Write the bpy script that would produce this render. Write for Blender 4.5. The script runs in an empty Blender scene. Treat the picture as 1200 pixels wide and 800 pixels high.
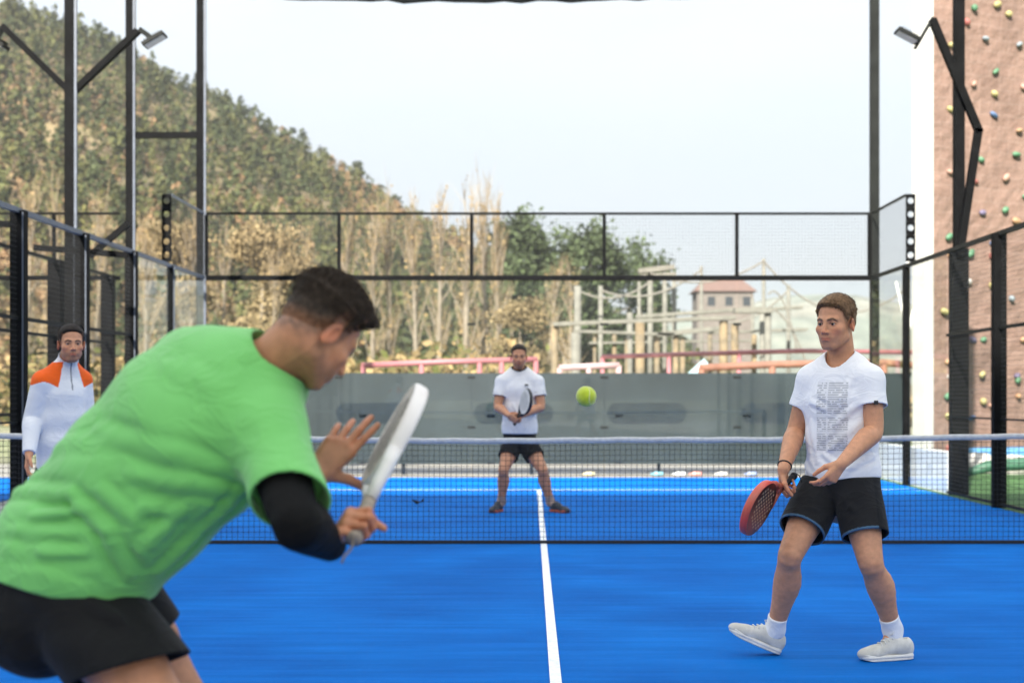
import bpy, math, random
import numpy as np
from mathutils import Vector, Matrix, noise as mnoise
random.seed(7); RNG = np.random.default_rng(11)
scn = bpy.context.scene
COL = scn.collection

# ------------------------------------------------------------------ camera frame of reference
F_PX = 1730.0
CAM = np.array([-0.107, -12.2, 1.22])
def P(px, py, d):
    """world point seen at photo pixel (px, py) at distance d in front of the camera"""
    return np.array([CAM[0] + (px - 622.0) * d / F_PX, CAM[1] + d, CAM[2] - (py - 464.0) * d / F_PX])

def unit(v):
    v = np.asarray(v, float); return v / np.linalg.norm(v)

# ------------------------------------------------------------------ objects
def tag(o, label=None, cat=None, group=None, kind=None):
    if label: o['label'] = label
    if cat: o['category'] = cat
    if group: o['group'] = group
    if kind: o['kind'] = kind
    return o

def origin_of(o):
    return np.array(o.location) if o is not None else np.zeros(3)

def link(name, verts, faces, mat, parent=None, base=None, smooth=False, colors=None):
    """one mesh object from world-space vertices; origin at `base` (or at the parent's origin)"""
    verts = np.asarray(verts, np.float32).reshape(-1, 3)
    if parent is not None:
        off = world_loc(parent)
    else:
        off = np.zeros(3) if base is None else np.asarray(base, float)
    v = verts - off.astype(np.float32)
    me = bpy.data.meshes.new(name)
    if isinstance(faces, np.ndarray) and faces.ndim == 2:
        k = faces.shape[1]
        me.vertices.add(len(v)); me.vertices.foreach_set('co', v.ravel())
        me.loops.add(faces.size); me.loops.foreach_set('vertex_index', faces.astype(np.int32).ravel())
        me.polygons.add(len(faces))
        me.polygons.foreach_set('loop_start', np.arange(0, faces.size, k, dtype=np.int32))
        me.update(calc_edges=True)
    else:
        me.from_pydata([tuple(x) for x in v.tolist()], [], faces)
        me.update()
    if smooth:
        me.polygons.foreach_set('use_smooth', np.ones(len(me.polygons), bool))
    if colors is not None:
        c = np.ones((len(v), 4), np.float32); c[:, :colors.shape[1]] = colors
        at = me.color_attributes.new('Col', 'FLOAT_COLOR', 'POINT')
        at.data.foreach_set('color', c.ravel())
    if mat is not None: me.materials.append(mat)
    o = bpy.data.objects.new(name, me); COL.objects.link(o)
    if parent is not None:
        o.parent = parent
    else:
        o.location = off
    return o

_WL = {}
def world_loc(o):
    w = np.zeros(3)
    while o is not None:
        w = w + np.array(o.location); o = o.parent
    return w

def empty(name, loc=(0, 0, 0)):
    o = bpy.data.objects.new(name, None); COL.objects.link(o); o.location = tuple(float(x) for x in loc)
    o.empty_display_size = 0.1
    return o

class MB:
    """collects boxes, bars and tubes in world space"""
    def __init__(s): s.v = []; s.f = []
    def add(s, vs, fs):
        n = len(s.v); s.v += [tuple(map(float, x)) for x in vs]; s.f += [tuple(i + n for i in q) for q in fs]
    def box(s, lo, hi):
        x0, y0, z0 = lo; x1, y1, z1 = hi
        s.add([(x0,y0,z0),(x1,y0,z0),(x1,y1,z0),(x0,y1,z0),(x0,y0,z1),(x1,y0,z1),(x1,y1,z1),(x0,y1,z1)],
              [(0,3,2,1),(4,5,6,7),(0,1,5,4),(1,2,6,5),(2,3,7,6),(3,0,4,7)])
    def cbox(s, c, half, R=None):
        R = np.eye(3) if R is None else np.asarray(R, float)      # columns = axes
        vs = []
        for sz in (-1, 1):
            for sx, sy in ((-1,-1),(1,-1),(1,1),(-1,1)):
                vs.append(np.asarray(c) + R @ (np.array([sx, sy, sz]) * half))
        s.add(vs, [(0,3,2,1),(4,5,6,7),(0,1,5,4),(1,2,6,5),(2,3,7,6),(3,0,4,7)])
    def bar(s, a, b, w, h=None, up=(0, 0, 1)):
        a = np.asarray(a, float); b = np.asarray(b, float); h = h or w
        z = unit(b - a); u = np.asarray(up, float)
        if abs(z @ u) > .98: u = np.array([0, 1, 0.])
        x = unit(np.cross(u, z)); y = np.cross(z, x)
        s.cbox((a + b) / 2, (w / 2, h / 2, np.linalg.norm(b - a) / 2), np.stack([x, y, z], 1))
    def tube(s, pts, r, n=8, caps=True):
        pts = [np.asarray(p, float) for p in pts]
        rs = r if hasattr(r, '__len__') else [r] * len(pts)
        vs = []; fs = []; px = None
        for i, p in enumerate(pts):
            d = unit(pts[min(i + 1, len(pts) - 1)] - pts[max(i - 1, 0)])
            if px is None:
                u = np.array([0, 0, 1.]) if abs(d[2]) < .9 else np.array([0, 1., 0])
                px = unit(np.cross(u, d))
            else:
                px = unit(px - d * (px @ d))
            py = np.cross(d, px)
            for k in range(n):
                a = 2 * math.pi * k / n
                vs.append(p + rs[i] * (math.cos(a) * px + math.sin(a) * py))
        for i in range(len(pts) - 1):
            for k in range(n):
                k2 = (k + 1) % n
                fs.append((i*n+k, i*n+k2, (i+1)*n+k2, (i+1)*n+k))
        if caps:
            fs.append(tuple(range(n))[::-1]); fs.append(tuple((len(pts)-1)*n + k for k in range(n)))
        s.add(vs, fs)
    def quad(s, a, b, c, d): s.add([a, b, c, d], [(0, 1, 2, 3)])
    def build(s, name, mat, parent=None, base=None, smooth=False, bevel=0):
        o = link(name, s.v, s.f, mat, parent, base, smooth)
        if bevel:
            m = o.modifiers.new('bev', 'BEVEL'); m.width = bevel; m.segments = 2; m.limit_method = 'ANGLE'
        return o

# ------------------------------------------------------------------ materials
def lin(r, g, b):
    f = lambda c: ((c/255+.055)/1.055)**2.4 if c/255 > .04045 else c/255/12.92
    return (f(r), f(g), f(b))

class NT:
    def __init__(s, m): s.nt = m.node_tree; s.n = s.nt.nodes; s.L = s.nt.links.new
    def new(s, t, **kw):
        x = s.n.new(t)
        for k, v in kw.items():
            if hasattr(x, k): setattr(x, k, v)
            else: x.inputs[k].default_value = v
        return x

def new_mat(name):
    m = bpy.data.materials.new(name); m.use_nodes = True
    m.node_tree.nodes.clear()
    t = NT(m)
    out = t.new('ShaderNodeOutputMaterial'); b = t.new('ShaderNodeBsdfPrincipled')
    t.L(b.outputs[0], out.inputs[0])
    return m, t, b

def mat(name, col, rough=.6, var=.12, scale=8., bump=0., bscale=None, spec=.5, metal=0., sheen=0., sss=0., attr=False, detail=5., tint=None, coat=0., trans=0.):
    """procedural surface: colour (or the mesh's own colour layer) broken up by noise, optional fine bump"""
    m, t, b = new_mat(name)
    tc = t.new('ShaderNodeTexCoord')
    nz = t.new('ShaderNodeTexNoise'); nz.inputs['Scale'].default_value = scale; nz.inputs['Detail'].default_value = detail
    t.L(tc.outputs['Object'], nz.inputs['Vector'])
    rmp = t.new('ShaderNodeMapRange'); rmp.inputs['From Min'].default_value = .3; rmp.inputs['From Max'].default_value = .7
    rmp.inputs['To Min'].default_value = 1 - var; rmp.inputs['To Max'].default_value = 1 + var
    t.L(nz.outputs['Fac'], rmp.inputs['Value'])
    mul = t.new('ShaderNodeVectorMath', operation='SCALE')
    if attr:
        a = t.new('ShaderNodeAttribute'); a.attribute_name = 'Col'
        t.L(a.outputs['Color'], mul.inputs[0])
    else:
        if tint is not None:
            mx = t.new('ShaderNodeMix', data_type='RGBA')
            n2 = t.new('ShaderNodeTexNoise'); n2.inputs['Scale'].default_value = scale * .37; n2.inputs['Detail'].default_value = 4
            t.L(tc.outputs['Object'], n2.inputs['Vector'])
            r2 = t.new('ShaderNodeMapRange'); r2.inputs['From Min'].default_value = .4; r2.inputs['From Max'].default_value = .62
            t.L(n2.outputs['Fac'], r2.inputs['Value']); t.L(r2.outputs[0], mx.inputs[0])
            mx.inputs[6].default_value = (*col, 1); mx.inputs[7].default_value = (*tint, 1)
            t.L(mx.outputs[2], mul.inputs[0])
        else:
            mul.inputs[0].default_value = col
    t.L(rmp.outputs[0], mul.inputs['Scale'])
    t.L(mul.outputs[0], b.inputs['Base Color'])
    b.inputs['Roughness'].default_value = rough; b.inputs['Metallic'].default_value = metal
    b.inputs['Specular IOR Level'].default_value = spec
    b.inputs['Sheen Weight'].default_value = sheen; b.inputs['Coat Weight'].default_value = coat
    if trans: b.inputs['Transmission Weight'].default_value = trans
    if sss:
        b.inputs['Subsurface Weight'].default_value = sss
        b.inputs['Subsurface Radius'].default_value = (1.0, .35, .2); b.inputs['Subsurface Scale'].default_value = .006
    if bump:
        n3 = t.new('ShaderNodeTexNoise'); n3.inputs['Scale'].default_value = bscale or scale * 4; n3.inputs['Detail'].default_value = 4
        t.L(tc.outputs['Object'], n3.inputs['Vector'])
        bp = t.new('ShaderNodeBump'); bp.inputs['Strength'].default_value = bump; bp.inputs['Distance'].default_value = .004
        t.L(n3.outputs['Fac'], bp.inputs['Height']); t.L(bp.outputs[0], b.inputs['Normal'])
    return m

# ------------------------------------------------------------------ implicit surfaces (numpy) -> smooth closed meshes
def smin(a, b, k):
    h = np.maximum(k - np.abs(a - b), 0) / k
    return np.minimum(a, b) - h * h * k * .25
def smax(a, b, k): return -smin(-a, -b, k)
def sstep(e0, e1, x):
    t = np.clip((x - e0) / (e1 - e0), 0, 1); return t * t * (3 - 2 * t)

def rc(p, a, b, ra, rb):
    a = np.asarray(a, np.float32); b = np.asarray(b, np.float32); ab = b - a
    t = np.clip(((p - a) @ ab) / max(float(ab @ ab), 1e-12), 0, 1)
    q = p - a - t[:, None] * ab
    return np.sqrt((q * q).sum(1)) - (ra + t * (rb - ra))
def seg_t(p, a, b):
    a = np.asarray(a, np.float32); b = np.asarray(b, np.float32); ab = b - a
    t = np.clip(((p - a) @ ab) / float(ab @ ab), 0, 1)
    q = p - a - t[:, None] * ab
    return np.sqrt((q * q).sum(1)), t
def ell(p, c, r, R=None):
    q = p - np.asarray(c, np.float32)
    if R is not None: q = q @ np.asarray(R, np.float32)
    r = np.asarray(r, np.float32)
    k0 = np.sqrt(((q / r) ** 2).sum(1)); k1 = np.sqrt(((q / (r * r)) ** 2).sum(1)) + 1e-9
    return k0 * (k0 - 1) / k1
def plane(p, c, n):
    return (p - np.asarray(c, np.float32)) @ np.asarray(unit(n), np.float32)
def chain(p, pts, rs, k=.02):
    d = None
    for i in range(len(pts) - 1):
        e = rc(p, pts[i], pts[i+1], rs[i], rs[i+1])
        d = e if d is None else smin(d, e, k)
    return d

def spline(pts, rs, n=5):
    """smooth centre line and radii through the given stations (Catmull-Rom)"""
    q = np.concatenate([np.asarray(pts, float), np.asarray(rs, float)[:, None]], 1)
    e = np.concatenate([[2*q[0] - q[1]], q, [2*q[-1] - q[-2]]]); out = []
    for i in range(1, len(e) - 2):
        for t in np.arange(n) / n:
            out.append(.5 * (2*e[i] + (e[i+1] - e[i-1])*t + (2*e[i-1] - 5*e[i] + 4*e[i+1] - e[i+2])*t*t + (3*e[i] - e[i-1] - 3*e[i+1] + e[i+2])*t**3))
    out.append(q[-1]); return np.array(out)
def tube_sdf(p, sp):
    d = None
    for i in range(len(sp) - 1):
        e = rc(p, sp[i, :3], sp[i+1, :3], sp[i, 3], sp[i+1, 3]); d = e if d is None else np.minimum(d, e)
    return d

class Loft:
    """stack of elliptical sections: centre, lateral axis, half width, half depth"""
    def __init__(s, secs):
        s.s = []
        for i, (c, r, a, b) in enumerate(secs):
            j0 = max(i - 1, 0); j1 = min(i + 1, len(secs) - 1)
            u = unit(np.asarray(secs[j1][0]) - np.asarray(secs[j0][0]))
            r = unit(np.asarray(r) - u * (np.asarray(r) @ u)); f = np.cross(u, r)
            s.s.append((np.asarray(c, float), r, f, u, a, b))
    def __call__(s, p, off=0., k=.05):
        d = None
        for i in range(len(s.s) - 1):
            c0, r0, f0, u0, a0, b0 = s.s[i]; c1, r1, f1, u1, a1, b1 = s.s[i+1]
            ab = (c1 - c0).astype(np.float32)
            q0 = p - c0.astype(np.float32)
            t = np.clip((q0 @ ab) / float(ab @ ab), 0, 1)
            q = q0 - t[:, None] * ab
            x = (q @ r0.astype(np.float32)) * (1 - t) + (q @ r1.astype(np.float32)) * t
            y = (q @ f0.astype(np.float32)) * (1 - t) + (q @ f1.astype(np.float32)) * t
            w2 = np.maximum((q * q).sum(1) - x * x - y * y, 0)
            a = a0 + (a1 - a0) * t + off; b = b0 + (b1 - b0) * t + off
            m = np.minimum(a, b)
            k0 = np.sqrt((x/a)**2 + (y/b)**2 + w2/(m*m)); k1 = np.sqrt((x/a**2)**2 + (y/b**2)**2 + w2/m**4) + 1e-6
            e = k0 * (k0 - 1) / k1
            d = e if d is None else smin(d, e, k)
        return d

def wob(p, scale, seed, n=7, stretch=None):
    """smooth pseudo noise in [-1,1]"""
    r = np.random.default_rng(seed)
    q = p if stretch is None else p * np.asarray(stretch, np.float32)
    o = np.zeros(len(p), np.float32)
    for i in range(n):
        k = r.normal(size=3) ; k = k / np.linalg.norm(k) * scale * (0.6 + 1.1 * r.random())
        ph = r.random() * 6.28
        k2 = r.normal(size=3); k2 = k2 / np.linalg.norm(k2) * scale * .5
        o += np.sin(q @ k.astype(np.float32) + ph + 1.3 * np.sin(q @ k2.astype(np.float32)))
    return o / n

def creases(p, d, lines):
    """cloth folds: each (a, b, width, height)"""
    for a, b, w, h in lines:
        s, t = seg_t(p, a, b)
        e = np.maximum(np.sin(np.pi * np.clip(t, 0, 1)), 0) ** .6
        x = s / w
        d = d - h * e * (np.exp(-x * x) - .55 * np.exp(-(x - 1.9) ** 2))
    return d

def grouped(p, f, c, r, far=.2):
    """evaluate f only near its bounding ball"""
    q = p - np.asarray(c, np.float32)
    dd = np.sqrt((q * q).sum(1)) - r
    out = np.maximum(dd, 0) + far * 0 + .03
    m = dd < .03
    if m.any(): out[m] = f(p[m])
    return out

def surface(f, lo, hi, h, slack=.012, B=8):
    lo = np.asarray(lo, float); hi = np.asarray(hi, float)
    nb = np.maximum(np.ceil((hi - lo) / (h * B)).astype(int), 1)
    n = nb * B
    gx = [lo[i] + (np.arange(nb[i]) + .5) * B * h - h * .5 for i in range(3)]
    C = np.stack(np.meshgrid(*gx, indexing='ij'), -1).reshape(-1, 3).astype(np.float32)
    cv = np.concatenate([f(c) for c in np.array_split(C, max(1, len(C) // 60000))])
    act = np.nonzero(np.abs(cv) < .87 * B * h * 1.5 + slack)[0]
    D = np.repeat(np.repeat(np.repeat(np.where(cv < 0, -1., 1.).astype(np.float32).reshape(nb), B, 0), B, 1), B, 2)
    V = D.reshape(nb[0], B, nb[1], B, nb[2], B).transpose(0, 2, 4, 1, 3, 5)
    lx = (np.arange(B) * h)
    loc = np.stack(np.meshgrid(lx, lx, lx, indexing='ij'), -1).reshape(1, -1, 3)
    ijk = np.stack(np.unravel_index(act, nb), 1)
    for s in range(0, len(act), 160):
        q = ijk[s:s+160]
        pts = (lo + q * (B * h))[:, None, :] + loc
        v = f(pts.reshape(-1, 3).astype(np.float32)).reshape(len(q), B, B, B)
        V[q[:, 0], q[:, 1], q[:, 2]] = v
    D[0] = D[-1] = 1; D[:, 0] = D[:, -1] = 1; D[:, :, 0] = D[:, :, -1] = 1
    S = D < 0
    c = np.zeros(np.array(S.shape) - 1, np.int8)
    for a in (0, 1):
        for b in (0, 1):
            for e in (0, 1):
                c += S[a:S.shape[0]-1+a, b:S.shape[1]-1+b, e:S.shape[2]-1+e]
    M = (c > 0) & (c < 8)
    idx = np.argwhere(M)
    vid = np.full(M.shape, -1, np.int32); vid[M] = np.arange(len(idx))
    cor = np.array([(a, b, e) for a in (0, 1) for b in (0, 1) for e in (0, 1)])
    val = np.stack([D[idx[:, 0]+o[0], idx[:, 1]+o[1], idx[:, 2]+o[2]] for o in cor], 1)
    acc = np.zeros((len(idx), 3)); cnt = np.zeros(len(idx))
    for i in range(8):
        for j in range(i + 1, 8):
            if np.abs(cor[i] - cor[j]).sum() == 1:
                a = val[:, i]; b = val[:, j]; m = (a < 0) != (b < 0)
                t = np.where(m, a / np.where(m, a - b, 1), 0)
                pt = cor[i] + t[:, None] * (cor[j] - cor[i])
                acc += np.where(m[:, None], pt, 0); cnt += m
    verts = lo + (idx + acc / cnt[:, None]) * h
    F = []
    for ax in range(3):
        o1, o2 = [(1, 2), (2, 0), (0, 1)][ax]
        sl0 = [slice(None)] * 3; sl1 = [slice(None)] * 3
        sl0[ax] = slice(0, -1); sl1[ax] = slice(1, None)
        A = S[tuple(sl0)]; Bq = S[tuple(sl1)]
        e = np.argwhere(A != Bq)
        e = e[(e[:, o1] > 0) & (e[:, o2] > 0) & (e[:, o1] < S.shape[o1]-1) & (e[:, o2] < S.shape[o2]-1)]
        sg = A[e[:, 0], e[:, 1], e[:, 2]]
        d1 = np.zeros(3, int); d1[o1] = 1; d2 = np.zeros(3, int); d2[o2] = 1
        g = lambda q: vid[q[:, 0], q[:, 1], q[:, 2]]
        qd = np.stack([g(e - d1 - d2), g(e - d2), g(e), g(e - d1)], 1)
        qd[~sg] = qd[~sg][:, ::-1]
        F.append(qd)
    F = np.concatenate(F)
    F = F[(F >= 0).all(1)]
    return verts.astype(np.float32), F

def shape(name, f, lo, hi, h, m, parent=None, base=None, colors=None, post=None, slack=.012):
    v, q = surface(f, lo, hi, h, slack)
    c = colors(v) if colors is not None else None
    return link(name, v, q, m, parent, base, True, c), v
SKY_STR = 0.05; EXPOSURE = 1.85; CLOUD_TOP = 3.15
# ================================================================== materials of the place
STEEL = mat('black_paint', (.004, .0042, .0045), .6, .3, 6, .05, 60, spec=.04)
STEEL2 = mat('dark_galvanised', (.010, .0112, .0103), .5, .3, 5, spec=.10)
RAIL_GLINT = mat('rail_and_glint', (.085, .10, .125), .4, .15, 9, spec=.3)  # pale rail colour; also the reflection painted along black pole edges
WIRE = mat('wire', (.02, .022, .022), .5, .2, 4)
TIMBER = mat('timber', (.17, .125, .07), .8, .3, 5, .3, 30, tint=(.11, .09, .06))
GREYWOOD = mat('weathered_wood', (.14, .135, .115), .85, .25, 4)
PINK = mat('pink_paint', (.28, .105, .115), .5, .12, 5)
PALEPINK = mat('pale_pink_paint', (.34,.23,.23), .5, .1, 5)
WHITE = mat('white_paint', (.78, .78, .76), .5, .05, 3)
OFFWHITE = mat('offwhite_render', (.42, .42, .40), .8, .08, 2, .2, 40)

def glass_mat(name, tint=(.955, .97, .97), refl=1.0):
    m = bpy.data.materials.new(name); m.use_nodes = True; m.node_tree.nodes.clear(); t = NT(m)
    out = t.new('ShaderNodeOutputMaterial'); mx = t.new('ShaderNodeMixShader')
    tr = t.new('ShaderNodeBsdfTransparent'); tr.inputs[0].default_value = (*tint, 1)
    gl = t.new('ShaderNodeBsdfGlossy'); gl.inputs['Roughness'].default_value = .015; gl.inputs['Color'].default_value = (.9, .95, .95, 1)
    fr = t.new('ShaderNodeFresnel'); fr.inputs['IOR'].default_value = 1.5
    mu = t.new('ShaderNodeMath', operation='MULTIPLY'); mu.inputs[1].default_value = refl
    geo = t.new('ShaderNodeNewGeometry'); inv = t.new('ShaderNodeMath', operation='SUBTRACT'); inv.inputs[0].default_value = refl
    t.L(geo.outputs['Backfacing'], inv.inputs[1]); inv.use_clamp = True
    t.L(fr.outputs[0], mu.inputs[0]); t.L(inv.outputs[0], mu.inputs[1]); t.L(mu.outputs[0], mx.inputs[0]); t.L(tr.outputs[0], mx.inputs[1]); t.L(gl.outputs[0], mx.inputs[2])
    t.L(mx.outputs[0], out.inputs[0])
    return m
GLASS = glass_mat('court_glass')

# ------------------------------------------------------------------ ground sheets
def turf_mat():
    m, t, b = new_mat('blue_turf')
    tc = t.new('ShaderNodeTexCoord')
    n1 = t.new('ShaderNodeTexNoise'); n1.inputs['Scale'].default_value = .8; n1.inputs['Detail'].default_value = 6
    n2 = t.new('ShaderNodeTexNoise'); n2.inputs['Scale'].default_value = 260; n2.inputs['Detail'].default_value = 2
    n3 = t.new('ShaderNodeTexNoise'); n3.inputs['Scale'].default_value = 26; n3.inputs['Detail'].default_value = 7; n3.inputs['Roughness'].default_value = .7
    for n in (n1, n2, n3): t.L(tc.outputs['Object'], n.inputs['Vector'])
    r1 = t.new('ShaderNodeValToRGB'); r1.color_ramp.elements[0].position = .38; r1.color_ramp.elements[1].position = .66
    r1.color_ramp.elements[0].color = (.0004, .094, .37, 1); r1.color_ramp.elements[1].color = (.0008, .132, .48, 1)
    t.L(n1.outputs['Fac'], r1.inputs[0])
    mp = t.new('ShaderNodeMapRange'); mp.inputs['From Min'].default_value = .55; mp.inputs['From Max'].default_value = .78; mp.inputs['To Max'].default_value = .32
    t.L(n3.outputs['Fac'], mp.inputs['Value'])
    mx = t.new('ShaderNodeMix', data_type='RGBA'); t.L(mp.outputs[0], mx.inputs[0]); t.L(r1.outputs[0], mx.inputs[6]); mx.inputs[7].default_value = (.016, .23, .58, 1)
    # blade-scale speckle with sand grains
    m2 = t.new('ShaderNodeMapRange'); m2.inputs['From Min'].default_value = .3; m2.inputs['From Max'].default_value = .7; m2.inputs['To Min'].default_value = .72; m2.inputs['To Max'].default_value = 1.3
    t.L(n2.outputs['Fac'], m2.inputs['Value'])
    sc = t.new('ShaderNodeVectorMath', operation='SCALE'); t.L(mx.outputs[2], sc.inputs[0]); t.L(m2.outputs[0], sc.inputs['Scale'])
    ms = t.new('ShaderNodeMapping'); ms.inputs['Scale'].default_value = (.5, 5.5, 1); t.L(tc.outputs['Object'], ms.inputs[0])
    n5 = t.new('ShaderNodeTexNoise'); n5.inputs['Scale'].default_value = 1.6; n5.inputs['Detail'].default_value = 8; n5.inputs['Roughness'].default_value = .65; t.L(ms.outputs[0], n5.inputs['Vector'])
    m5 = t.new('ShaderNodeMapRange'); m5.inputs['From Min'].default_value = .3; m5.inputs['From Max'].default_value = .7; m5.inputs['To Min'].default_value = .84; m5.inputs['To Max'].default_value = 1.17; t.L(n5.outputs['Fac'], m5.inputs['Value'])
    s5 = t.new('ShaderNodeVectorMath', operation='SCALE'); t.L(sc.outputs[0], s5.inputs[0]); t.L(m5.outputs[0], s5.inputs['Scale'])
    # sand worked up to the surface in patches
    n6 = t.new('ShaderNodeTexNoise'); n6.inputs['Scale'].default_value = 420; t.L(tc.outputs['Object'], n6.inputs['Vector'])
    m6 = t.new('ShaderNodeMapRange'); m6.inputs['From Min'].default_value = .60; m6.inputs['From Max'].default_value = .68; m6.inputs['To Max'].default_value = .12; t.L(n6.outputs['Fac'], m6.inputs['Value'])
    m7 = t.new('ShaderNodeMapRange'); m7.inputs['From Min'].default_value = .46; m7.inputs['From Max'].default_value = .62; t.L(n5.outputs['Fac'], m7.inputs['Value'])
    m8 = t.new('ShaderNodeMath', operation='MULTIPLY'); t.L(m6.outputs[0], m8.inputs[0]); t.L(m7.outputs[0], m8.inputs[1])
    x8 = t.new('ShaderNodeMix', data_type='RGBA'); t.L(m8.outputs[0], x8.inputs[0]); t.L(s5.outputs[0], x8.inputs[6]); x8.inputs[7].default_value = (.30, .34, .42, 1)
    t.L(x8.outputs[2], b.inputs['Base Color'])
    bp = t.new('ShaderNodeBump'); bp.inputs['Strength'].default_value = .5; bp.inputs['Distance'].default_value = .006
    t.L(n2.outputs['Fac'], bp.inputs['Height']); t.L(bp.outputs[0], b.inputs['Normal'])
    b.inputs['Roughness'].default_value = .75; b.inputs['Specular IOR Level'].default_value = .04
    return m
TURF = turf_mat()
LINE = mat('line_white', (.72, .73, .74), .8, .16, 40, .3, 200)
def sheet(name, x0, x1, y0, y1, z, m, thick=None):
    b = MB()
    if thick: b.box((x0, y0, z - thick), (x1, y1, z))
    else: b.quad((x0, y0, z), (x1, y0, z), (x1, y1, z), (x0, y1, z))
    return tag(b.build(name, m), kind='structure')
SOIL = mat('dry_ground', (.23, .20, .14), .95, .25, .35, .4, 8, tint=(.15, .17, .07))
sheet('ground', -1500, 1500, -400, 2500, -.02, SOIL)
GRAVEL = mat('gravel', (.26, .235, .20), .95, .35, 22, .6, 40)
sheet('gravel_strip', -40, 12, 10.05, 14.6, -.008, GRAVEL)
sheet('concrete_apron', -40, 30, -40, -10.0, -.008, mat('concrete', (.33, .32, .30), .9, .12, 2, .2, 30))
sheet('side_path', -6.25, -5.0, -10.0, 10.05, -.006, mat('concrete_path', (.30, .30, .29), .9, .12, 2, .2, 30))
sheet('neighbour_turf', -16.25, -6.25, -10, 10, 0.0, TURF)
sheet('court_turf', -5.0, 5.0, -10, 10, 0.0, TURF)
sheet('green_turf', 5.0, 30, -10, 17.5, -.004, mat('green_turf', (.035, .105, .022), .9, .2, 30, .5, 90))
for a in [(-.025, .025, -6.95, 6.95), (-5, 5, 6.925, 6.975), (-5, 5, -6.975, -6.925)]:
    sheet('court_line', a[0], a[1], a[2], a[3], .004 if a[0] > -1 else .008, LINE)

# ------------------------------------------------------------------ wire mesh helpers
def wires(mb, p0, ux, uz, w, h, step, r, n=3):
    """grid of wires: corner p0, unit axes ux / uz, size w x h"""
    p0 = np.asarray(p0, float); ux = np.asarray(ux, float); uz = np.asarray(uz, float)
    for i in range(int(w / step) + 1):
        a = p0 + ux * (i * step); mb.tube([a, a + uz * h], r, n, False)
    for j in range(int(h / step) + 1):
        a = p0 + uz * (j * step); mb.tube([a, a + ux * w], r, n, False)

# ------------------------------------------------------------------ far glass wall of our court
wall = tag(empty('glass_end_wall', (0, 10.05, 0)), 'clear glass end wall with a black wire mesh strip along its top, behind the far player', 'court wall')
for i in range(5):
    x0 = -5 + 2 * i
    g = MB(); g.box((x0 + .012, 10.04, .03), (x0 + 1.988, 10.052, 2.94)); gp = g.build('glass_panel', GLASS, wall)
    for zc in (.75, 1.5, 2.3):
        if i:
            c = MB(); c.box((x0 - .06, 10.02, zc - .018), (x0 + .06, 10.039, zc + .018)); c.build('clamp', STEEL2, wall)
r_ = MB(); r_.bar((-5, 10.06, 3.0), (5, 10.06, 3.0), .06, .075); r_.build('middle_rail', STEEL, wall)
r_ = MB(); r_.bar((-5, 10.06, 3.97), (5, 10.06, 3.97), .035, .035); r_.build('top_rail', STEEL, wall)
for i in range(6):
    x = -5 + 2 * i; p = MB(); p.bar((x, 10.07, 3.04), (x, 10.07, 3.95), .05, .05); p.build('mesh_post', STEEL, wall)
w = MB(); wires(w, (-4.97, 10.06, 3.04), (1, 0, 0), (0, 0, 1), 9.94, .92, .05, .0016); w.build('wire_mesh', WIRE, wall)

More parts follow.
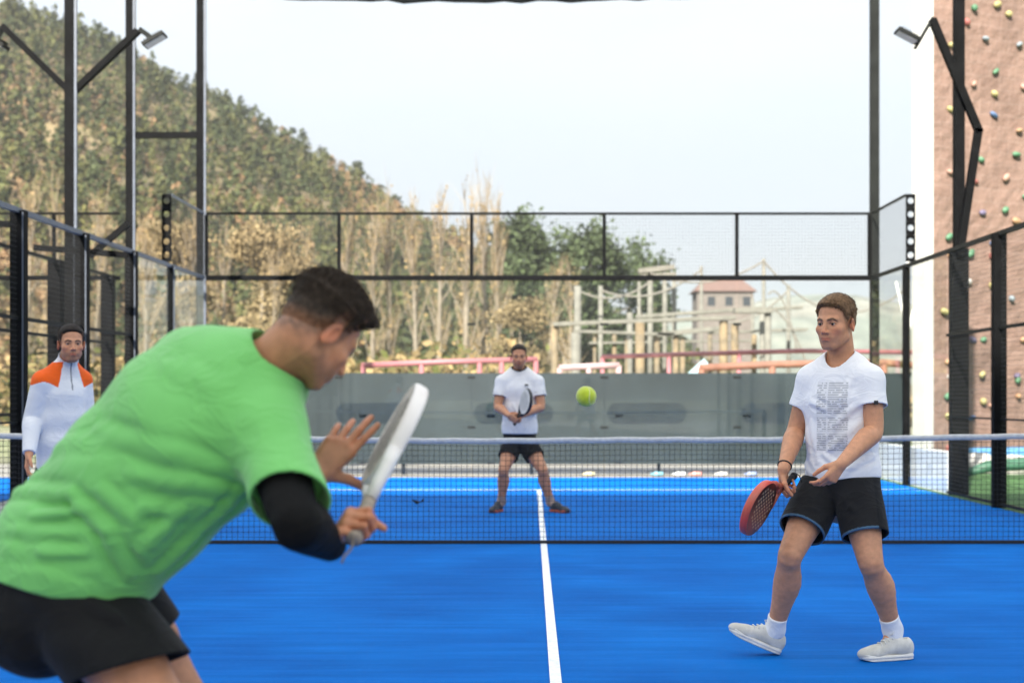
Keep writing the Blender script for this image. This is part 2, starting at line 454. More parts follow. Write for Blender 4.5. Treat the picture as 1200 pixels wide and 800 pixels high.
# ------------------------------------------------------------------ side walls
def side_wall(sx, label):
    t = tag(empty('court_side_wall', (sx * 5.03, 0, 0)), label, 'court wall')
    X = sx * 5.03
    for y in (-8, -6, -4, -2, 2, 4, 6, 8):
        if sx > 0 and y == 6: continue                     # the light mast stands here instead
        b = MB(); b.bar((X, y, 0), (X, y, 3.0), .14 if y in (2, 4, 6) else .08, .11, up=(0, 1, 0)); b.build('post', STEEL, t)
        if sx < 0:
            e = MB(); e.bar((X + .055, y - .052, .02), (X + .055, y - .052, 2.98), .014, .014); e.build('glint_strip', RAIL_GLINT, t)  # pale strip stands in for light glinting off the post
    for (y0, y1) in ((-10, -1.0), (1.0, 10)):
        b = MB(); b.bar((X, y0, 3.0), (X, y1, 3.0), .05, .05); b.build('top_rail', RAIL_GLINT if sx < 0 else STEEL2, t)
        if y0 > 0:
            b = MB(); b.bar((X, 1, 1.97), (X, 6, 1.97), .035, .035); b.build('mid_rail', STEEL2, t)
            b = MB(); b.bar((X, 1, .97), (X, 6, .97), .02, .02); b.build('low_rail', STEEL2, t)
            b = MB(); b.bar((X, 1, .04), (X, 6, .04), .03, .03); b.build('base_rail', STEEL2, t)
    w = MB()
    wires(w, (X, 1.0, .05), (0, 1, 0), (0, 0, 1), 4.95, 2.92, .05, .0012 if sx < 0 else .0015); w.build('wire_mesh', WIRE, t)
    w = MB(); wires(w, (X, -6.0, .05), (0, 1, 0), (0, 0, 1), 4.9, 2.92, .05, .0012 if sx < 0 else .0015); w.build('wire_mesh', WIRE, t)
    for y in (6, 8, -8, -10):
        g = MB(); g.box((X - .006, y + .012, .03), (X + .006, y + 1.988, 2.96)); g.build('glass_panel', GLASS, t)
    # raised last bay with its perforated end plate
    b = MB(); b.bar((X, 8.02, 3.97), (X, 10, 3.97), .03, .03); b.build('raised_rail', RAIL_GLINT if sx < 0 else STEEL2, t)
    w = MB(); wires(w, (X, 8.03, 3.03), (0, 1, 0), (0, 0, 1), 1.95, .92, .05, .0016); w.build('wire_mesh', WIRE, t)
    # plate with round holes: built as strips around each hole
    pl = MB(); zc = [3.15 + .185 * i for i in range(5)]; hr = .042; wd = .065; y = 8.0
    def ringplate(z0, z1, zc_):
        n = 20; inner = []; outer = []
        for k in range(n):
            a = 2 * math.pi * k / n; ca, sa = math.cos(a), math.sin(a)
            inner.append((hr * ca, zc_ + hr * sa))
            s = 1 / max(abs(ca) / wd, abs(sa) / ((z1 - z0) / 2))
            outer.append((s * ca, (z0 + z1) / 2 + s * sa))
        vs = []
        for yy in (y - .006, y + .006):
            vs += [(X + sx * .06 + u, yy, z) for u, z in inner] + [(X + sx * .06 + u, yy, z) for u, z in outer]
        fs = []
        for k in range(n):
            k2 = (k + 1) % n
            fs += [(k, k2, n + k2, n + k), (2*n + k2, 2*n + k, 3*n + k, 3*n + k2), (k2, k, 2*n + k, 2*n + k2)]
            fs.append((n + k, n + k2, 3*n + k2, 3*n + k))
        pl.add(vs, fs)
    for z in zc: ringplate(z - .0925, z + .0925, z)
    pl.build('perforated_plate', STEEL, t)
    return t
side_wall(-1, 'court side fence on the left behind the man in orange and white, black posts, mesh and glass')
side_wall(1, 'court side fence on the right, in front of the climbing wall, black posts, mesh and glass')

for sx, lab in ((-1, 'tall black corner pole at the left end of the far glass wall'), (1, 'tall dark corner pole at the right end of the far glass wall')):
    b = MB(); b.bar((sx * 5.1, 10.17, 0), (sx * 5.1, 10.17, 9.2), .125, .125); o = b.build('corner_pole', STEEL if sx < 0 else STEEL2, None, (sx * 5.1, 10.17, 0)); tag(o, lab, 'pole')
    if sx < 0:
        e = MB(); e.bar((sx * 5.1 + .07, 10.10, 0), (sx * 5.1 + .07, 10.10, 9.2), .03, .02); e.build('glint_strip', RAIL_GLINT, o)  # reflection on the pole's right edge, put in as a pale strip
b = MB(); b.bar((-6.17, 10.17, 0), (-6.17, 10.17, 9.2), .125, .125); o = b.build('corner_pole', STEEL, None, (-6.17, 10.17, 0)); tag(o, 'tall black pole of the next court, joined by a crossbar to the corner pole', 'pole')
e = MB(); e.bar((-6.10, 10.10, 0), (-6.10, 10.10, 9.2), .03, .02); e.build('glint_strip', RAIL_GLINT, o)  # edge reflection added as a pale strip
e = MB(); e.bar((-6.10, 10.17, 5.17), (-5.17, 10.17, 5.17), .075, .09); e.build('crossbar', STEEL, o)

# rolled netting hanging between the tops of the corner poles
pts = [];
for i in range(41):
    x = -5.06 + 10.12 * i / 40
    pts.append((x, 10.17, 7.235 + .012 * math.sin(i * 1.9) + .008 * math.sin(i * 5.1) + .0060 * (x + 1.0) ** 2))
b = MB(); b.tube(pts, [.06 + .012 * math.sin(i * 2.7) for i in range(41)], 8)
tag(b.build('rolled_netting', STEEL2, None, (0, 10.17, 7.2)), 'dark rolled netting slung high between the two corner poles', 'netting')

# ------------------------------------------------------------------ light masts
LAMPG = mat('lamp_glass', (.55, .50, .46), .2, .1, 8, spec=.8)
def floodlight(t, c, fx, fz, yaw=0.):
    """tilted flat floodlight head; fx, fz = direction of its long axis in the picture plane"""
    u = unit((fx, 0, fz)); v = np.array([0, 1., 0]); n = np.cross(u, v)
    R = np.stack([u, v, n], 1)
    h = MB(); h.cbox(np.asarray(c), (.15, .12, .025), R); hd = h.build('floodlight', STEEL2, t, bevel=.006)
    l = MB(); l.cbox(np.asarray(c) - n * .028 * (1 if n[2] > 0 else -1), (.13, .10, .004), R); l.build('lamp_glass', LAMPG, hd)
    f = MB()
    for k in range(7): f.cbox(np.asarray(c) + u * (-.1 + .033 * k) + n * .035 * (1 if n[2] > 0 else -1), (.004, .09, .018), R)
    f.build('cooling_fins', STEEL2, hd)
# left mast
MX, MD = -5.78, 18.3
def PX(px, py, d=MD): return P(px, py, d)
m1 = tag(empty('light_mast', (MX, CAM[1] + MD, 0)), 'black floodlight mast on the left with two arms spread in a Y', 'light mast')
x83 = P(83, 0, MD)[0]
b = MB(); b.bar((x83, CAM[1]+MD, 0), (x83, CAM[1]+MD, 8.6), .125, .125); b.build('pole', STEEL, m1)
b = MB(); b.bar((x83 + .075, CAM[1]+MD - .05, 0), (x83 + .075, CAM[1]+MD - .05, 8.6), .03, .03); b.build('glint_strip', RAIL_GLINT, m1)  # lit right edge of the mast, made as a pale strip
for a, c, lc, ld in (((86, 108), (162, 36), (181, 47), (.85, .5)), ((80, 106), (3, 31), (-4, 48), (-.85, .6))):
    b = MB(); b.bar(PX(*a), PX(*c), .075, .095, up=(0, 1, 0)); b.build('arm', STEEL, m1)
    b = MB(); b.bar(PX(*c) + (0, .05, .03), PX(*lc), .03, .06); b.build('bracket', STEEL2, m1)
    floodlight(m1, PX(*lc), *ld)
# right mast
MD2 = 18.35
def PY(px, py, d=MD2): return P(px, py, d)
xm = P(1123.5, 0, MD2)[0]
m2 = tag(empty('light_mast', (xm, CAM[1] + MD2, 0)), 'black floodlight mast in front of the climbing wall with a bent zigzag arm', 'light mast')
b = MB(); b.bar((xm, CAM[1]+MD2, 0), (xm, CAM[1]+MD2, 3.05), .205, .16); b.build('lower_pole', STEEL, m2)
b = MB(); b.bar((xm, CAM[1]+MD2, 3.05), (xm, CAM[1]+MD2, 8.6), .12, .12); b.build('pole', STEEL, m2)
yo = np.array([0, -.13, 0])
for a, c, w_ in (((1121, 300), (1143, 153), .085), ((1144, 158), (1089, 26), .085)):
    b = MB(); b.bar(PY(*a) + yo, PY(*c) + yo, .09, w_, up=(0, 1, 0)); b.build('arm', STEEL, m2)
b = MB(); b.bar(PY(1090, 24) + yo, PY(1069, 60) + yo, .035, .06, up=(0, 1, 0)); b.build('bracket', STEEL2, m2)
floodlight(m2, PY(1060, 45) + yo, .85, -.45)

# ------------------------------------------------------------------ the net
net = tag(empty('padel_net', (0, 0, 0)), 'black padel net with a white top tape stretched across the blue court', 'net')
NETM = mat('net_twine', (.010, .011, .014), .8, .2, 30)
def net_top(x): return .87 + .045 * (abs(x) / 5) ** 1.6 + .004 * math.sin(x * 2.1)
mb = MB(); n = 220
for i in range(n + 1):
    x = -4.97 + 9.94 * i / n; dy = .004 * math.sin(i * .7) + .006 * math.sin(i * .13)
    mb.tube([(x, dy, .015), (x + .003 * math.sin(i * 1.3), dy, net_top(x) - .02)], .0019, 4, False)
for j in range(1, 20):
    pts = []
    for i in range(41):
        x = -4.97 + 9.94 * i / 40
        z = .015 + (net_top(x) - .03) * j / 20 + .003 * math.sin(i * .9 + j)
        pts.append((x, .004 * math.sin(i * 3.85) + .006 * math.sin(i * .71), z))
    mb.tube(pts, .0019, 4, False)
mb.build('mesh', NETM, net)
mb = MB(); vs = []; fs = []
for i in range(81):
    x = -4.98 + 9.96 * i / 80; z = net_top(x)
    for (yy, zz) in ((-.012, z - .041), (-.014, z - .004), (-.008, z + .006), (.008, z + .006), (.014, z - .004), (.012, z - .041)):
        vs.append((x, yy + .006 * math.sin(i * .36), zz + .0025 * math.sin(i * 1.7)))
for i in range(80):
    for k in range(6):
        k2 = (k + 1) % 6; fs.append((i*6+k, (i+1)*6+k, (i+1)*6+k2, i*6+k2))
mb.add(vs, fs); mb.build('top_tape', mat('net_tape', (.52, .52, .52), .7, .14, 30, .2, 200), net, smooth=True)
mb = MB(); mb.bar((-4.97, 0, .016), (4.97, 0, .016), .012, .028); mb.build('bottom_band', NETM, net)
for sx in (-1, 1):
    mb = MB(); mb.bar((sx * 5.0, 0, 0), (sx * 5.0, 0, .93), .08, .08); mb.build('net_post', STEEL, net, bevel=.01)

# ------------------------------------------------------------------ next court on the left
nb = tag(empty('neighbour_court_fence', (-6.3, 5, 0)), 'dark framed fence and glass of the next court beyond the left side fence', 'fence')
for y in (2.4, 4.8, 7.2, 9.6):
    b = MB(); b.bar((-6.35, y, 0), (-6.35, y, 3.0), .17, .17); b.build('post', STEEL, nb)
for z in (1.0, 2.0, 3.0):
    b = MB(); b.bar((-6.35, -1, z), (-6.35, 10, z), .04, .04); b.build('rail', STEEL2, nb)
b = MB(); b.bar((-16, 10.06, 3.0), (-6.3, 10.06, 3.0), .05, .07); b.build('middle_rail', STEEL, nb)
b = MB(); b.bar((-16, 10.06, 3.97), (-6.3, 10.06, 3.97), .035, .035); b.build('top_rail', STEEL, nb)
for i in range(5):
    b = MB(); b.bar((-7.3 - 2 * i, 10.07, 3.03), (-7.3 - 2 * i, 10.07, 3.95), .05, .05); b.build('mesh_post', STEEL, nb)
    g = MB(); g.box((-8.24 - 2 * i, 10.04, .03), (-6.28 - 2 * i, 10.052, 2.94)); g.build('glass_panel', GLASS, nb)
for a, c in (((0, 262, 16.5), (30, 265, 16.5)), ((40, 290, 17.2), (150, 299, 17.2)), ((105, 300, 17.2), (150, 262, 17.2))):
    b = MB(); b.bar(P(*a), P(*c), .06, .07); b.build('beam', STEEL, nb)

# ------------------------------------------------------------------ grey screen behind the far wall
BAR = mat('grey_screen', (.026, .035, .037), .5, .2, 1.1, .05, 9, spec=.3, tint=(.014, .021, .022))
NAVY = mat('navy_print', (.0165, .0235, .029), .4, .2, 4, spec=.2)
bs = tag(empty('grey_screen', (1, 10.9, 0)), 'long grey windscreen with dark blue oval patches, standing behind the far glass wall', 'screen')
bd = 23.1
x0 = P(338, 0, bd)[0]; x1 = P(1062, 0, bd)[0]
z1 = 1.22 + 27 * bd / F_PX
b = MB(); b.box((-5.2, 10.9, .16), (x1, 10.93, z1)); b.build('sheet', BAR, bs)
for k, px in enumerate((440, 602, 758, 915)):
    c = P(px, 484, bd); w_, h_ = .62, .165
    n_ = 24; ring = []
    for i in range(n_):
        a = 2 * math.pi * i / n_
        ring.append((c[0] + math.copysign(1, math.cos(a)) * (w_ - h_) + h_ * math.cos(a), c[2] + h_ * math.sin(a)))
    mbp = MB(); mbp.add([(x, 10.897, z) for x, z in ring] + [(x, 10.8985, z) for x, z in ring], [tuple(range(n_))] + [(i, i + n_, (i + 1) % n_ + n_, (i + 1) % n_) for i in range(n_)])
    mbp.build('oval_patch', NAVY, bs)
for i in range(5):
    x = -4.1 + 2 * i; b = MB(); b.bar((x, 10.96, -.05), (x, 10.96, z1), .05, .05); b.build('post', STEEL2, bs)

# bits lying on the gravel at the foot of the screen
bits = [(796, 551, (.8, .8, .8)), (770, 553, (.2, .45, .55)), (815, 552, (.75, .3, .25)), (880, 553, (.25, .3, .5)), (690, 552, (.6, .5, .3)), (845, 553, (.7, .65, .6))]
for px, py, c in bits:
    p = P(px, py, 22.6); z = .03
    v = []; 
    rr = .032
    b = MB(); b.tube([(p[0] - .10, p[1], z), (p[0] - .06, p[1], z), (p[0] - .03, p[1], z + .002), (p[0] + .09, p[1], z + .002)], [.012, .014, rr, rr], 10)
    o = b.build('bottle', mat('bottle_plastic', c, .3, .05, 5), None, (p[0], p[1], 0), True)
    nm = {0.8: 'white', .2: 'teal', .75: 'red', .25: 'navy', .6: 'tan', .7: 'beige'}[c[0]]
    tag(o, nm + ' plastic bottle lying at the foot of the grey screen', 'bottle', 'bottles at the foot of the grey screen')

lp = P(490, 591, 16.62); lvs = []; lfs = []
for i in range(9):
    for j in range(5):
        u, w_ = i / 8 - .5, j / 4 - .5; lvs.append((lp[0] + u * .13, lp[1] + w_ * .07 * (1 - 3.2 * u * u), .012 + .05 * abs(w_) + .12 * u * u + .008 * math.sin(9 * u + 5 * w_)))
for i in range(8):
    for j in range(4): lfs.append((i*5+j, (i+1)*5+j, (i+1)*5+j+1, i*5+j+1))
tag(link('fallen_leaf', lvs, lfs, mat('dry_leaf', (.03, .022, .014), .9, .3, 30), None, (lp[0], lp[1], 0), True), 'dark curled leaf lying on the blue court beyond the net', 'leaf')

# ------------------------------------------------------------------ low white wall right of the court
b = MB(); b.box((5.12, 6.3, -.02), (5.24, 10.0, .52)); o = b.build('low_wall', WHITE, None, (5.18, 8, 0), bevel=.01)
tag(o, 'low white wall outside the glass on the right of the court', 'low wall')

# ------------------------------------------------------------------ climbing wall
W0 = P(1092, 540, 27.0); W0[2] = -.02
wt = unit((.91, .42, 0)); wn = unit((.42, -.91, 0))
cw = tag(empty('climbing_wall', W0), 'tall reddish brown climbing wall studded with coloured holds', 'climbing wall')
def rock_panel():
    m, t, b = new_mat('climbing_panel')
    tc = t.new('ShaderNodeTexCoord')
    mpn = t.new('ShaderNodeMapping'); mpn.inputs['Rotation'].default_value = (0, 0, 0)
    t.L(tc.outputs['UV'], mpn.inputs['Vector'])
    br = t.new('ShaderNodeTexBrick'); br.inputs['Scale'].default_value = 1.0; br.inputs['Brick Width'].default_value = .42; br.inputs['Row Height'].default_value = .21
    br.inputs['Mortar Size'].default_value = .03; br.inputs['Mortar Smooth'].default_value = .8; br.inputs['Bias'].default_value = -.2
    br.inputs['Color1'].default_value = (.172, .110, .086, 1); br.inputs['Color2'].default_value = (.155, .096, .074, 1); br.inputs['Mortar'].default_value = (.185, .122, .098, 1)
    nzv = t.new('ShaderNodeTexNoise'); nzv.inputs['Scale'].default_value = 3.0; nzv.inputs['Detail'].default_value = 5
    t.L(tc.outputs['UV'], nzv.inputs['Vector'])
    mxv = t.new('ShaderNodeMix', data_type='RGBA'); mxv.inputs[0].default_value = .10
    t.L(mpn.outputs[0], mxv.inputs[6]); t.L(nzv.outputs['Color'], mxv.inputs[7]); t.L(mxv.outputs[2], br.inputs['Vector'])
    n2 = t.new('ShaderNodeTexNoise'); n2.inputs['Scale'].default_value = .9; n2.inputs['Detail'].default_value = 7
    t.L(tc.outputs['UV'], n2.inputs['Vector'])
    mr = t.new('ShaderNodeMapRange'); mr.inputs['From Min'].default_value = .3; mr.inputs['From Max'].default_value = .7; mr.inputs['To Min'].default_value = .78; mr.inputs['To Max'].default_value = 1.2
    t.L(n2.outputs['Fac'], mr.inputs['Value'])
    sc = t.new('ShaderNodeVectorMath', operation='SCALE'); t.L(br.outputs['Color'], sc.inputs[0]); t.L(mr.outputs[0], sc.inputs['Scale'])
    t.L(sc.outputs[0], b.inputs['Base Color'])
    bp = t.new('ShaderNodeBump'); bp.inputs['Strength'].default_value = .9; bp.inputs['Distance'].default_value = .05
    n4 = t.new('ShaderNodeTexNoise'); n4.inputs['Scale'].default_value = 6; n4.inputs['Detail'].default_value = 6; t.L(tc.outputs['UV'], n4.inputs['Vector'])
    t.L(n4.outputs['Fac'], bp.inputs['Height']); t.L(bp.outputs[0], b.inputs['Normal'])
    b.inputs['Roughness'].default_value = .8
    return m
CWH = 13.0; CWW = 9.0
b = MB()
def wp(u, v, o=0.): return W0 + wt * u + np.array([0, 0, v + .02]) + wn * o
nu, nv = 120, 170; vs = []; fs = []; uvs = []
for j in range(nv + 1):
    for i in range(nu + 1):
        u = CWW * i / nu; v = CWH * j / nv
        # embossed courses in relief
        row = math.floor(v / .21); uu = (u + (.21 if row % 2 else 0)) / .42; a = abs((uu % 1) - .5) * 2; c = abs((v / .21 % 1) - .5) * 2
        e = .017 * (1 - max(a, c) ** 3) + .045 * mnoise.noise((u * 1.3, v * 1.3, 3.1))
        vs.append(wp(u, v, e)); uvs.append((u, v))
for j in range(nv):
    for i in range(nu):
        q = j * (nu + 1) + i; fs.append((q, q + 1, q + nu + 2, q + nu + 1))
pan = link('panel', vs, np.array(fs), rock_panel(), cw, smooth=True)
uvl = pan.data.uv_layers.new(name='UVMap'); ua = np.array(uvs, np.float32)
li = np.zeros(len(pan.data.loops), np.int32); pan.data.loops.foreach_get('vertex_index', li); uvl.data.foreach_set('uv', ua[li].ravel())
b = MB(); Rw = np.stack([wt, -wn, np.array([0, 0, 1.])], 1)
b.cbox(wp(CWW / 2, CWH / 2, -.2), (CWW / 2, .13, CWH / 2), Rw); b.build('backing', mat('wall_backing', (.4, .38, .35), .8), cw)
b = MB(); b.cbox(wp(-.105, CWH / 2, -.12), (.10, .17, CWH / 2 + .1), Rw); b.build('white_column', OFFWHITE, cw)
for u in (2.6, 5.2):
    b = MB(); b.cbox(wp(u, CWH / 2, .02), (.008, .03, CWH / 2), Rw); b.build('panel_joint', mat('joint', (.16, .09, .06), .8), cw)
HC = {'g': (0.055, 0.143, 0.077), 'y': (0.286, 0.253, 0.11), 's': (0.165, 0.198, 0.22), 'w': (0.303, 0.292, 0.275), 'p': (0.303, 0.182, 0.138), 'b': (0.061, 0.11, 0.209), 'o': (0.286, 0.171, 0.094), 'v': (0.11, 0.094, 0.154), 'r': (0.231, 0.077, 0.066)}
HM = {k: mat('hold_resin', v, .55, .12, 20, .2, 60) for k, v in HC.items()}
h1 = [(580,25,'g'),(645,15,'y'),(677,42,'y'),(613,112,'s'),(708,128,'s'),(515,130,'y'),(640,205,'g'),(578,240,'p'),(638,268,'y'),(512,312,'y'),(636,328,'b'),(708,372,'o'),(600,455,'g'),(700,440,'g'),(510,490,'p'),(670,505,'p'),(603,605,'v'),(668,597,'g'),(700,628,'o'),(508,673,'g'),(570,720,'g'),(632,692,'b'),(560,65,'r'),(724,560,'g'),(722,250,'p'),(580,515,'r')]
h2 = [(460,60,'v'),(495,195,'y'),(632,200,'v'),(365,145,'o'),(372,205,'w'),(360,280,'g'),(365,360,'y'),(455,365,'b'),(537,320,'p'),(636,280,'o'),(365,485,'r'),(660,60,'o')]
hp = [(900 + x / 2.423, y / 2.423, k) for x, y, k in h1] + [(1000 + x / 3.335, 380 + y / 3.335, k) for x, y, k in h2] + [(1133, 330, 'w'), (1160, 335, 'y'), (1150, 398, 'g'), (1112, 300, 'o'), (1183, 350, 's'), (1160, 300, 'r'), (1105, 365, 'y'), (1190, 445, 'g'), (1150, 470, 'y')]
def wall_hit(px, py):
    d = np.array([(px - 622) / F_PX, 1, -(py - 464) / F_PX]); t = ((W0 - CAM) @ wn) / (d @ wn); return CAM + d * t
rh = random.Random(5)
for px, py, k in hp:
    c = wall_hit(px, py) + wn * .06
    sx, sy, sz = .058 + .03 * rh.random(), .042 + .026 * rh.random(), .055
    vs = []; fs = []; nu_, nv_ = 12, 8; ph = rh.random() * 6
    rot = rh.uniform(-.6, .6)
    for j in range(nv_ + 1):
        for i in range(nu_):
            a = 2 * math.pi * i / nu_; e = math.pi * (j / nv_ - .5)
            r = 1 + .18 * math.sin(2 * a + ph) + .12 * math.sin(3 * e + ph)
            lx = sx * r * math.cos(e) * math.cos(a); ly = sy * r * math.cos(e) * math.sin(a); lz = sz * math.sin(e)
            lx, ly = lx * math.cos(rot) - ly * math.sin(rot), lx * math.sin(rot) + ly * math.cos(rot)
            vs.append(c + wt * lx + np.array([0, 0, 1.]) * ly + wn * lz)
    for j in range(nv_):
        for i in range(nu_):
            i2 = (i + 1) % nu_; fs.append((j*nu_+i, j*nu_+i2, (j+1)*nu_+i2, (j+1)*nu_+i))
    link('climbing_hold', vs, fs, HM[k], cw, smooth=True)
# mat and rocks at its foot
q0 = P(1130, 552, 25.5); q1 = P(1262, 552, 26.5)
b = MB(); b.cbox(np.array([(q0[0] + q1[0]) / 2, q0[1] + .6, .16]), (1.0, .5, .15), Rw); b.build
tag(b.build('crash_mat', mat('blue_vinyl', (.10, .28, .52), .5, .1, 3), None, (q0[0] + 1, q0[1] + .6, 0), bevel=.04), 'blue crash mat on the ground at the foot of the climbing wall', 'crash mat')
STONE = mat('grey_stone', (.40, .39, .36), .9, .25, 6, .5, 20)
def boulder(c, r, seed, label):
    f = lambda p: ell(p, c, r) - .12 * min(r) * wob(p, 5 / min(r), seed) - .05 * min(r) * wob(p, 14 / min(r), seed + 1)
    R = np.array(r) * 1.3; o, _ = shape('boulder', f, np.array(c) - R, np.array(c) + R, min(r) / 9, STONE, None, (c[0], c[1], 0))
    tag(o, label, 'boulder')
for (px, py, d, r, sd, lab) in ((1142, 562, 24.0, (.42, .3, .2), 3, 'pale grey boulder on the grass beside the blue crash mat'), (1162, 565, 23.4, (.3, .25, .15), 5, 'small flat grey boulder on the grass in front of the crash mat'), (1189, 566, 23.3, (.3, .26, .2), 9, 'grey boulder on the grass at the right edge of the picture')):
    c = P(px, py, d); boulder((c[0], c[1], r[2] * .5), r, sd, lab)
b = MB(); p0 = P(1150, 575, 22.2); b.tube([(p0[0] - .25, p0[1], .05), (p0[0] + .1, p0[1] + .05, .16), (p0[0] + .7, p0[1] + .1, .2), (p0[0] + 1.3, p0[1] + .2, .24)], [.05, .09, .1, .09], 10)
tag(b.build('rolled_mat', mat('dark_green_vinyl', (.03, .10, .06), .6, .1, 4), None, (p0[0], p0[1], 0), True), 'dark green rolled mat lying on the grass in front of the boulders', 'rolled mat')

# ------------------------------------------------------------------ rails and rope course beyond the screen
def rail_frame(label, pts, posts, m, r=.055, d=27.0):
    t = tag(empty('tube_railing', P(pts[0][0], 545, d) * (1, 1, 0)), label, 'railing')
    b = MB(); b.tube([P(x, y, d) for x, y in pts], r, 10); b.build('rail', m, t, smooth=True)
    for px in posts:
        y = np.interp(px, [q[0] for q in pts], [q[1] for q in pts])
        q = P(px, y, d); b = MB(); b.tube([(q[0], q[1], -.02), tuple(q)], r * .9, 10); b.build('post', m, t, smooth=True)
rail_frame('long pink tube railing behind the far player at the end of the court', [(424, 428), (520, 424), (630, 421)], (426, 494, 562, 588, 628), PINK)
rail_frame('pale pink tube railing above the screen just right of the far player', [(655, 431), (695, 429), (726, 428)], (656, 690, 725), PALEPINK, .06)
rail_frame('pink tube railing in front of the rope course', [(705, 418), (800, 415), (940, 411), (1110, 413)], (706, 784, 866, 1061), PINK, .05, 30.)
rail_frame('orange brown beam railing behind the player with the red racket', [(820, 431), (905, 427), (1035, 425), (1112, 431)], (822, 905, 1036, 1110), mat('orange_brown_wood', (.19, .085, .055), .7, .2, 5), .075, 29.)
# rope course
rd = 46.0
rcs = tag(empty('rope_course', P(780, 512, rd) * (1, 1, 0)), 'wooden rope course of timber posts, platforms and cables beyond the court', 'rope course')
def rpost(px, y0, w, m, dd=0.):
    q = P(px, y0, rd + dd); b = MB(); b.tube([(q[0], q[1], -.02), tuple(q)], w * .68, 8); b.build('post', m, rcs, smooth=True)
for px, y0, w, dd in ((650, 380, .17, 0), (750, 378, .20, -4), (792, 392, .14, 3), (848, 376, .20, 0), (861, 380, .19, 3), (770, 392, .15, 6), (800, 395, .14, 6), (832, 392, .12, 8), (735, 396, .13, 6), (720, 392, .12, 9), (884, 392, .14, 8), (697, 395, .1, 9)): rpost(px, y0, w, TIMBER, dd)
for px, y0, w, dd in ((762, 318, .15, 8), (779, 322, .13, 8), (790, 322, .13, 10), (749, 330, .1, 9), (677, 335, .18, 4), (675, 390, .2, -4), (738, 366, .16, 6), (822, 312, .09, 10), (895, 303, .10, 6), (893, 360, .14, 6), (900, 366, .16, 2), (924, 334, .12, 10), (704, 335, .12, 5), (882, 350, .1, 12)): rpost(px, y0, w, GREYWOOD, dd)
for a, c, h, dd in (((648, 380), (748, 376), .16, 0), ((748, 376), (862, 372), .16, 0), ((745, 371), (895, 361), .16, 5), ((820, 366), (940, 360), .12, 8), ((672, 388), (790, 392), .12, 3), ((770, 392), (850, 384), .2, 3), ((830, 390), (945, 386), .12, 7), ((690, 402), (880, 399), .10, 9), ((748, 318), (790, 313), .25, 8), ((750, 325), (792, 322), .25, 9), ((860, 364), (905, 364), .22, 2)):
    b = MB(); b.bar(P(*a, rd + dd), P(*c, rd + dd), .5, h * .72); b.build('beam', GREYWOOD, rcs)
ROPE = mat('rope', (.16, .15, .13), .9, .2, 10)
for a, c, sag in (((762, 320), (895, 306), .5), ((704, 340), (822, 316), .5), ((895, 306), (1060, 340), 1.2), ((893, 362), (945, 425), -.6), ((848, 378), (924, 340), .3), ((677, 340), (762, 330), .4), ((900, 345), (935, 415), -.8)):
    A = P(*a, rd + 4); C_ = P(*c, rd + 4)
    pts = [A + (C_ - A) * t - np.array([0, 0, sag * 4 * t * (1 - t)]) for t in np.linspace(0, 1, 12)]
    b = MB(); b.tube(pts, .035, 5); b.build('rope', ROPE, rcs)
b = MB(); b.bar(P(806, 444, 44), P(828, 424, 44), .12, .25); b.build('slide', mat('pale_blue', (.30, .45, .52), .5), rcs)
# guy pole by the white column, net scramble beside the right railing
gt = tag(empty('guyed_pole', P(1066, 515, 33) * (1, 1, 0)), 'thin pale pole with guy wires standing left of the climbing wall', 'pole')
for a, c, r in (((1064, 415), (1064, 522), .06), ((1064, 300), (1064, 415), .03), ((1064, 392), (1078, 330), .03), ((1064, 392), (1050, 330), .025)):
    b = MB(); b.tube([P(*a, 33), P(*c, 33)], r, 8); b.build('pole' if r == .06 else 'guy_wire', PALEPINK if r == .06 else WHITE, gt)
cn = tag(empty('cargo_net', P(1045, 505, 31) * (1, 1, 0)), 'dark cargo net sloping down beside the right end of the grey screen', 'cargo net')
A = P(1024, 440, 31); B_ = P(1066, 437, 31); Cc = P(1056, 478, 30.2); Dd = P(1022, 508, 30.)
b = MB()
for i in range(15):
    t = i / 14
    b.tube([A + (B_ - A) * t, Dd + (Cc - Dd) * t], .02, 4, False); b.tube([A + (Dd - A) * t, B_ + (Cc - B_) * t], .02, 4, False)
b.build('netting', ROPE, cn)
b = MB(); b.tube([B_, P(1034, 512, 30)], .05, 8); b.build('edge_pole', STEEL2, cn)

# ------------------------------------------------------------------ houses far to the right
ROOF = mat('roof_tiles', (.125, .075, .06), .85, .15, 3); HW = mat('house_render', (.13, .112, .098), .9, .15, 2); WIN = mat('window_glass', (.03, .035, .04), .1)
def house(px, py_base, w, h, rf, d, label):
    c = P(px, py_base, d); z0 = c[2]
    t = tag(empty('house', c), label, 'house')
    b = MB(); b.box((c[0] - w/2, c[1], -.05), (c[0] + w/2, c[1] + w * .8, z0 + h)); b.build('wall', HW, t)
    x0, x1, ya, yb = c[0] - w/2 - .4, c[0] + w/2 + .4, c[1] - .4, c[1] + w * .8 + .4; ym = (ya + yb) / 2; zr = z0 + h + .01
    b = MB(); b.add([(x0, ya, zr), (x1, ya, zr), (x1, yb, zr), (x0, yb, zr), (x0 + 1.4, ym, zr + rf), (x1 - 1.4, ym, zr + rf)], [(0, 1, 5, 4), (1, 2, 5), (2, 3, 4, 5), (3, 0, 4), (3, 2, 1, 0)]); b.build('roof', ROOF, t)
    for k in range(3):
        xx = c[0] - w/2 + w * (k + .6) / 3.2
        b = MB(); b.box((xx, c[1] - .03, z0 + h * .45), (xx + w * .13, c[1] + .05, z0 + h * .8)); b.build('window', WIN, t)
house(655 + 195, 372, 6.5, 3.0, 1.6, 170, 'pink roofed house high among the posts of the rope course')
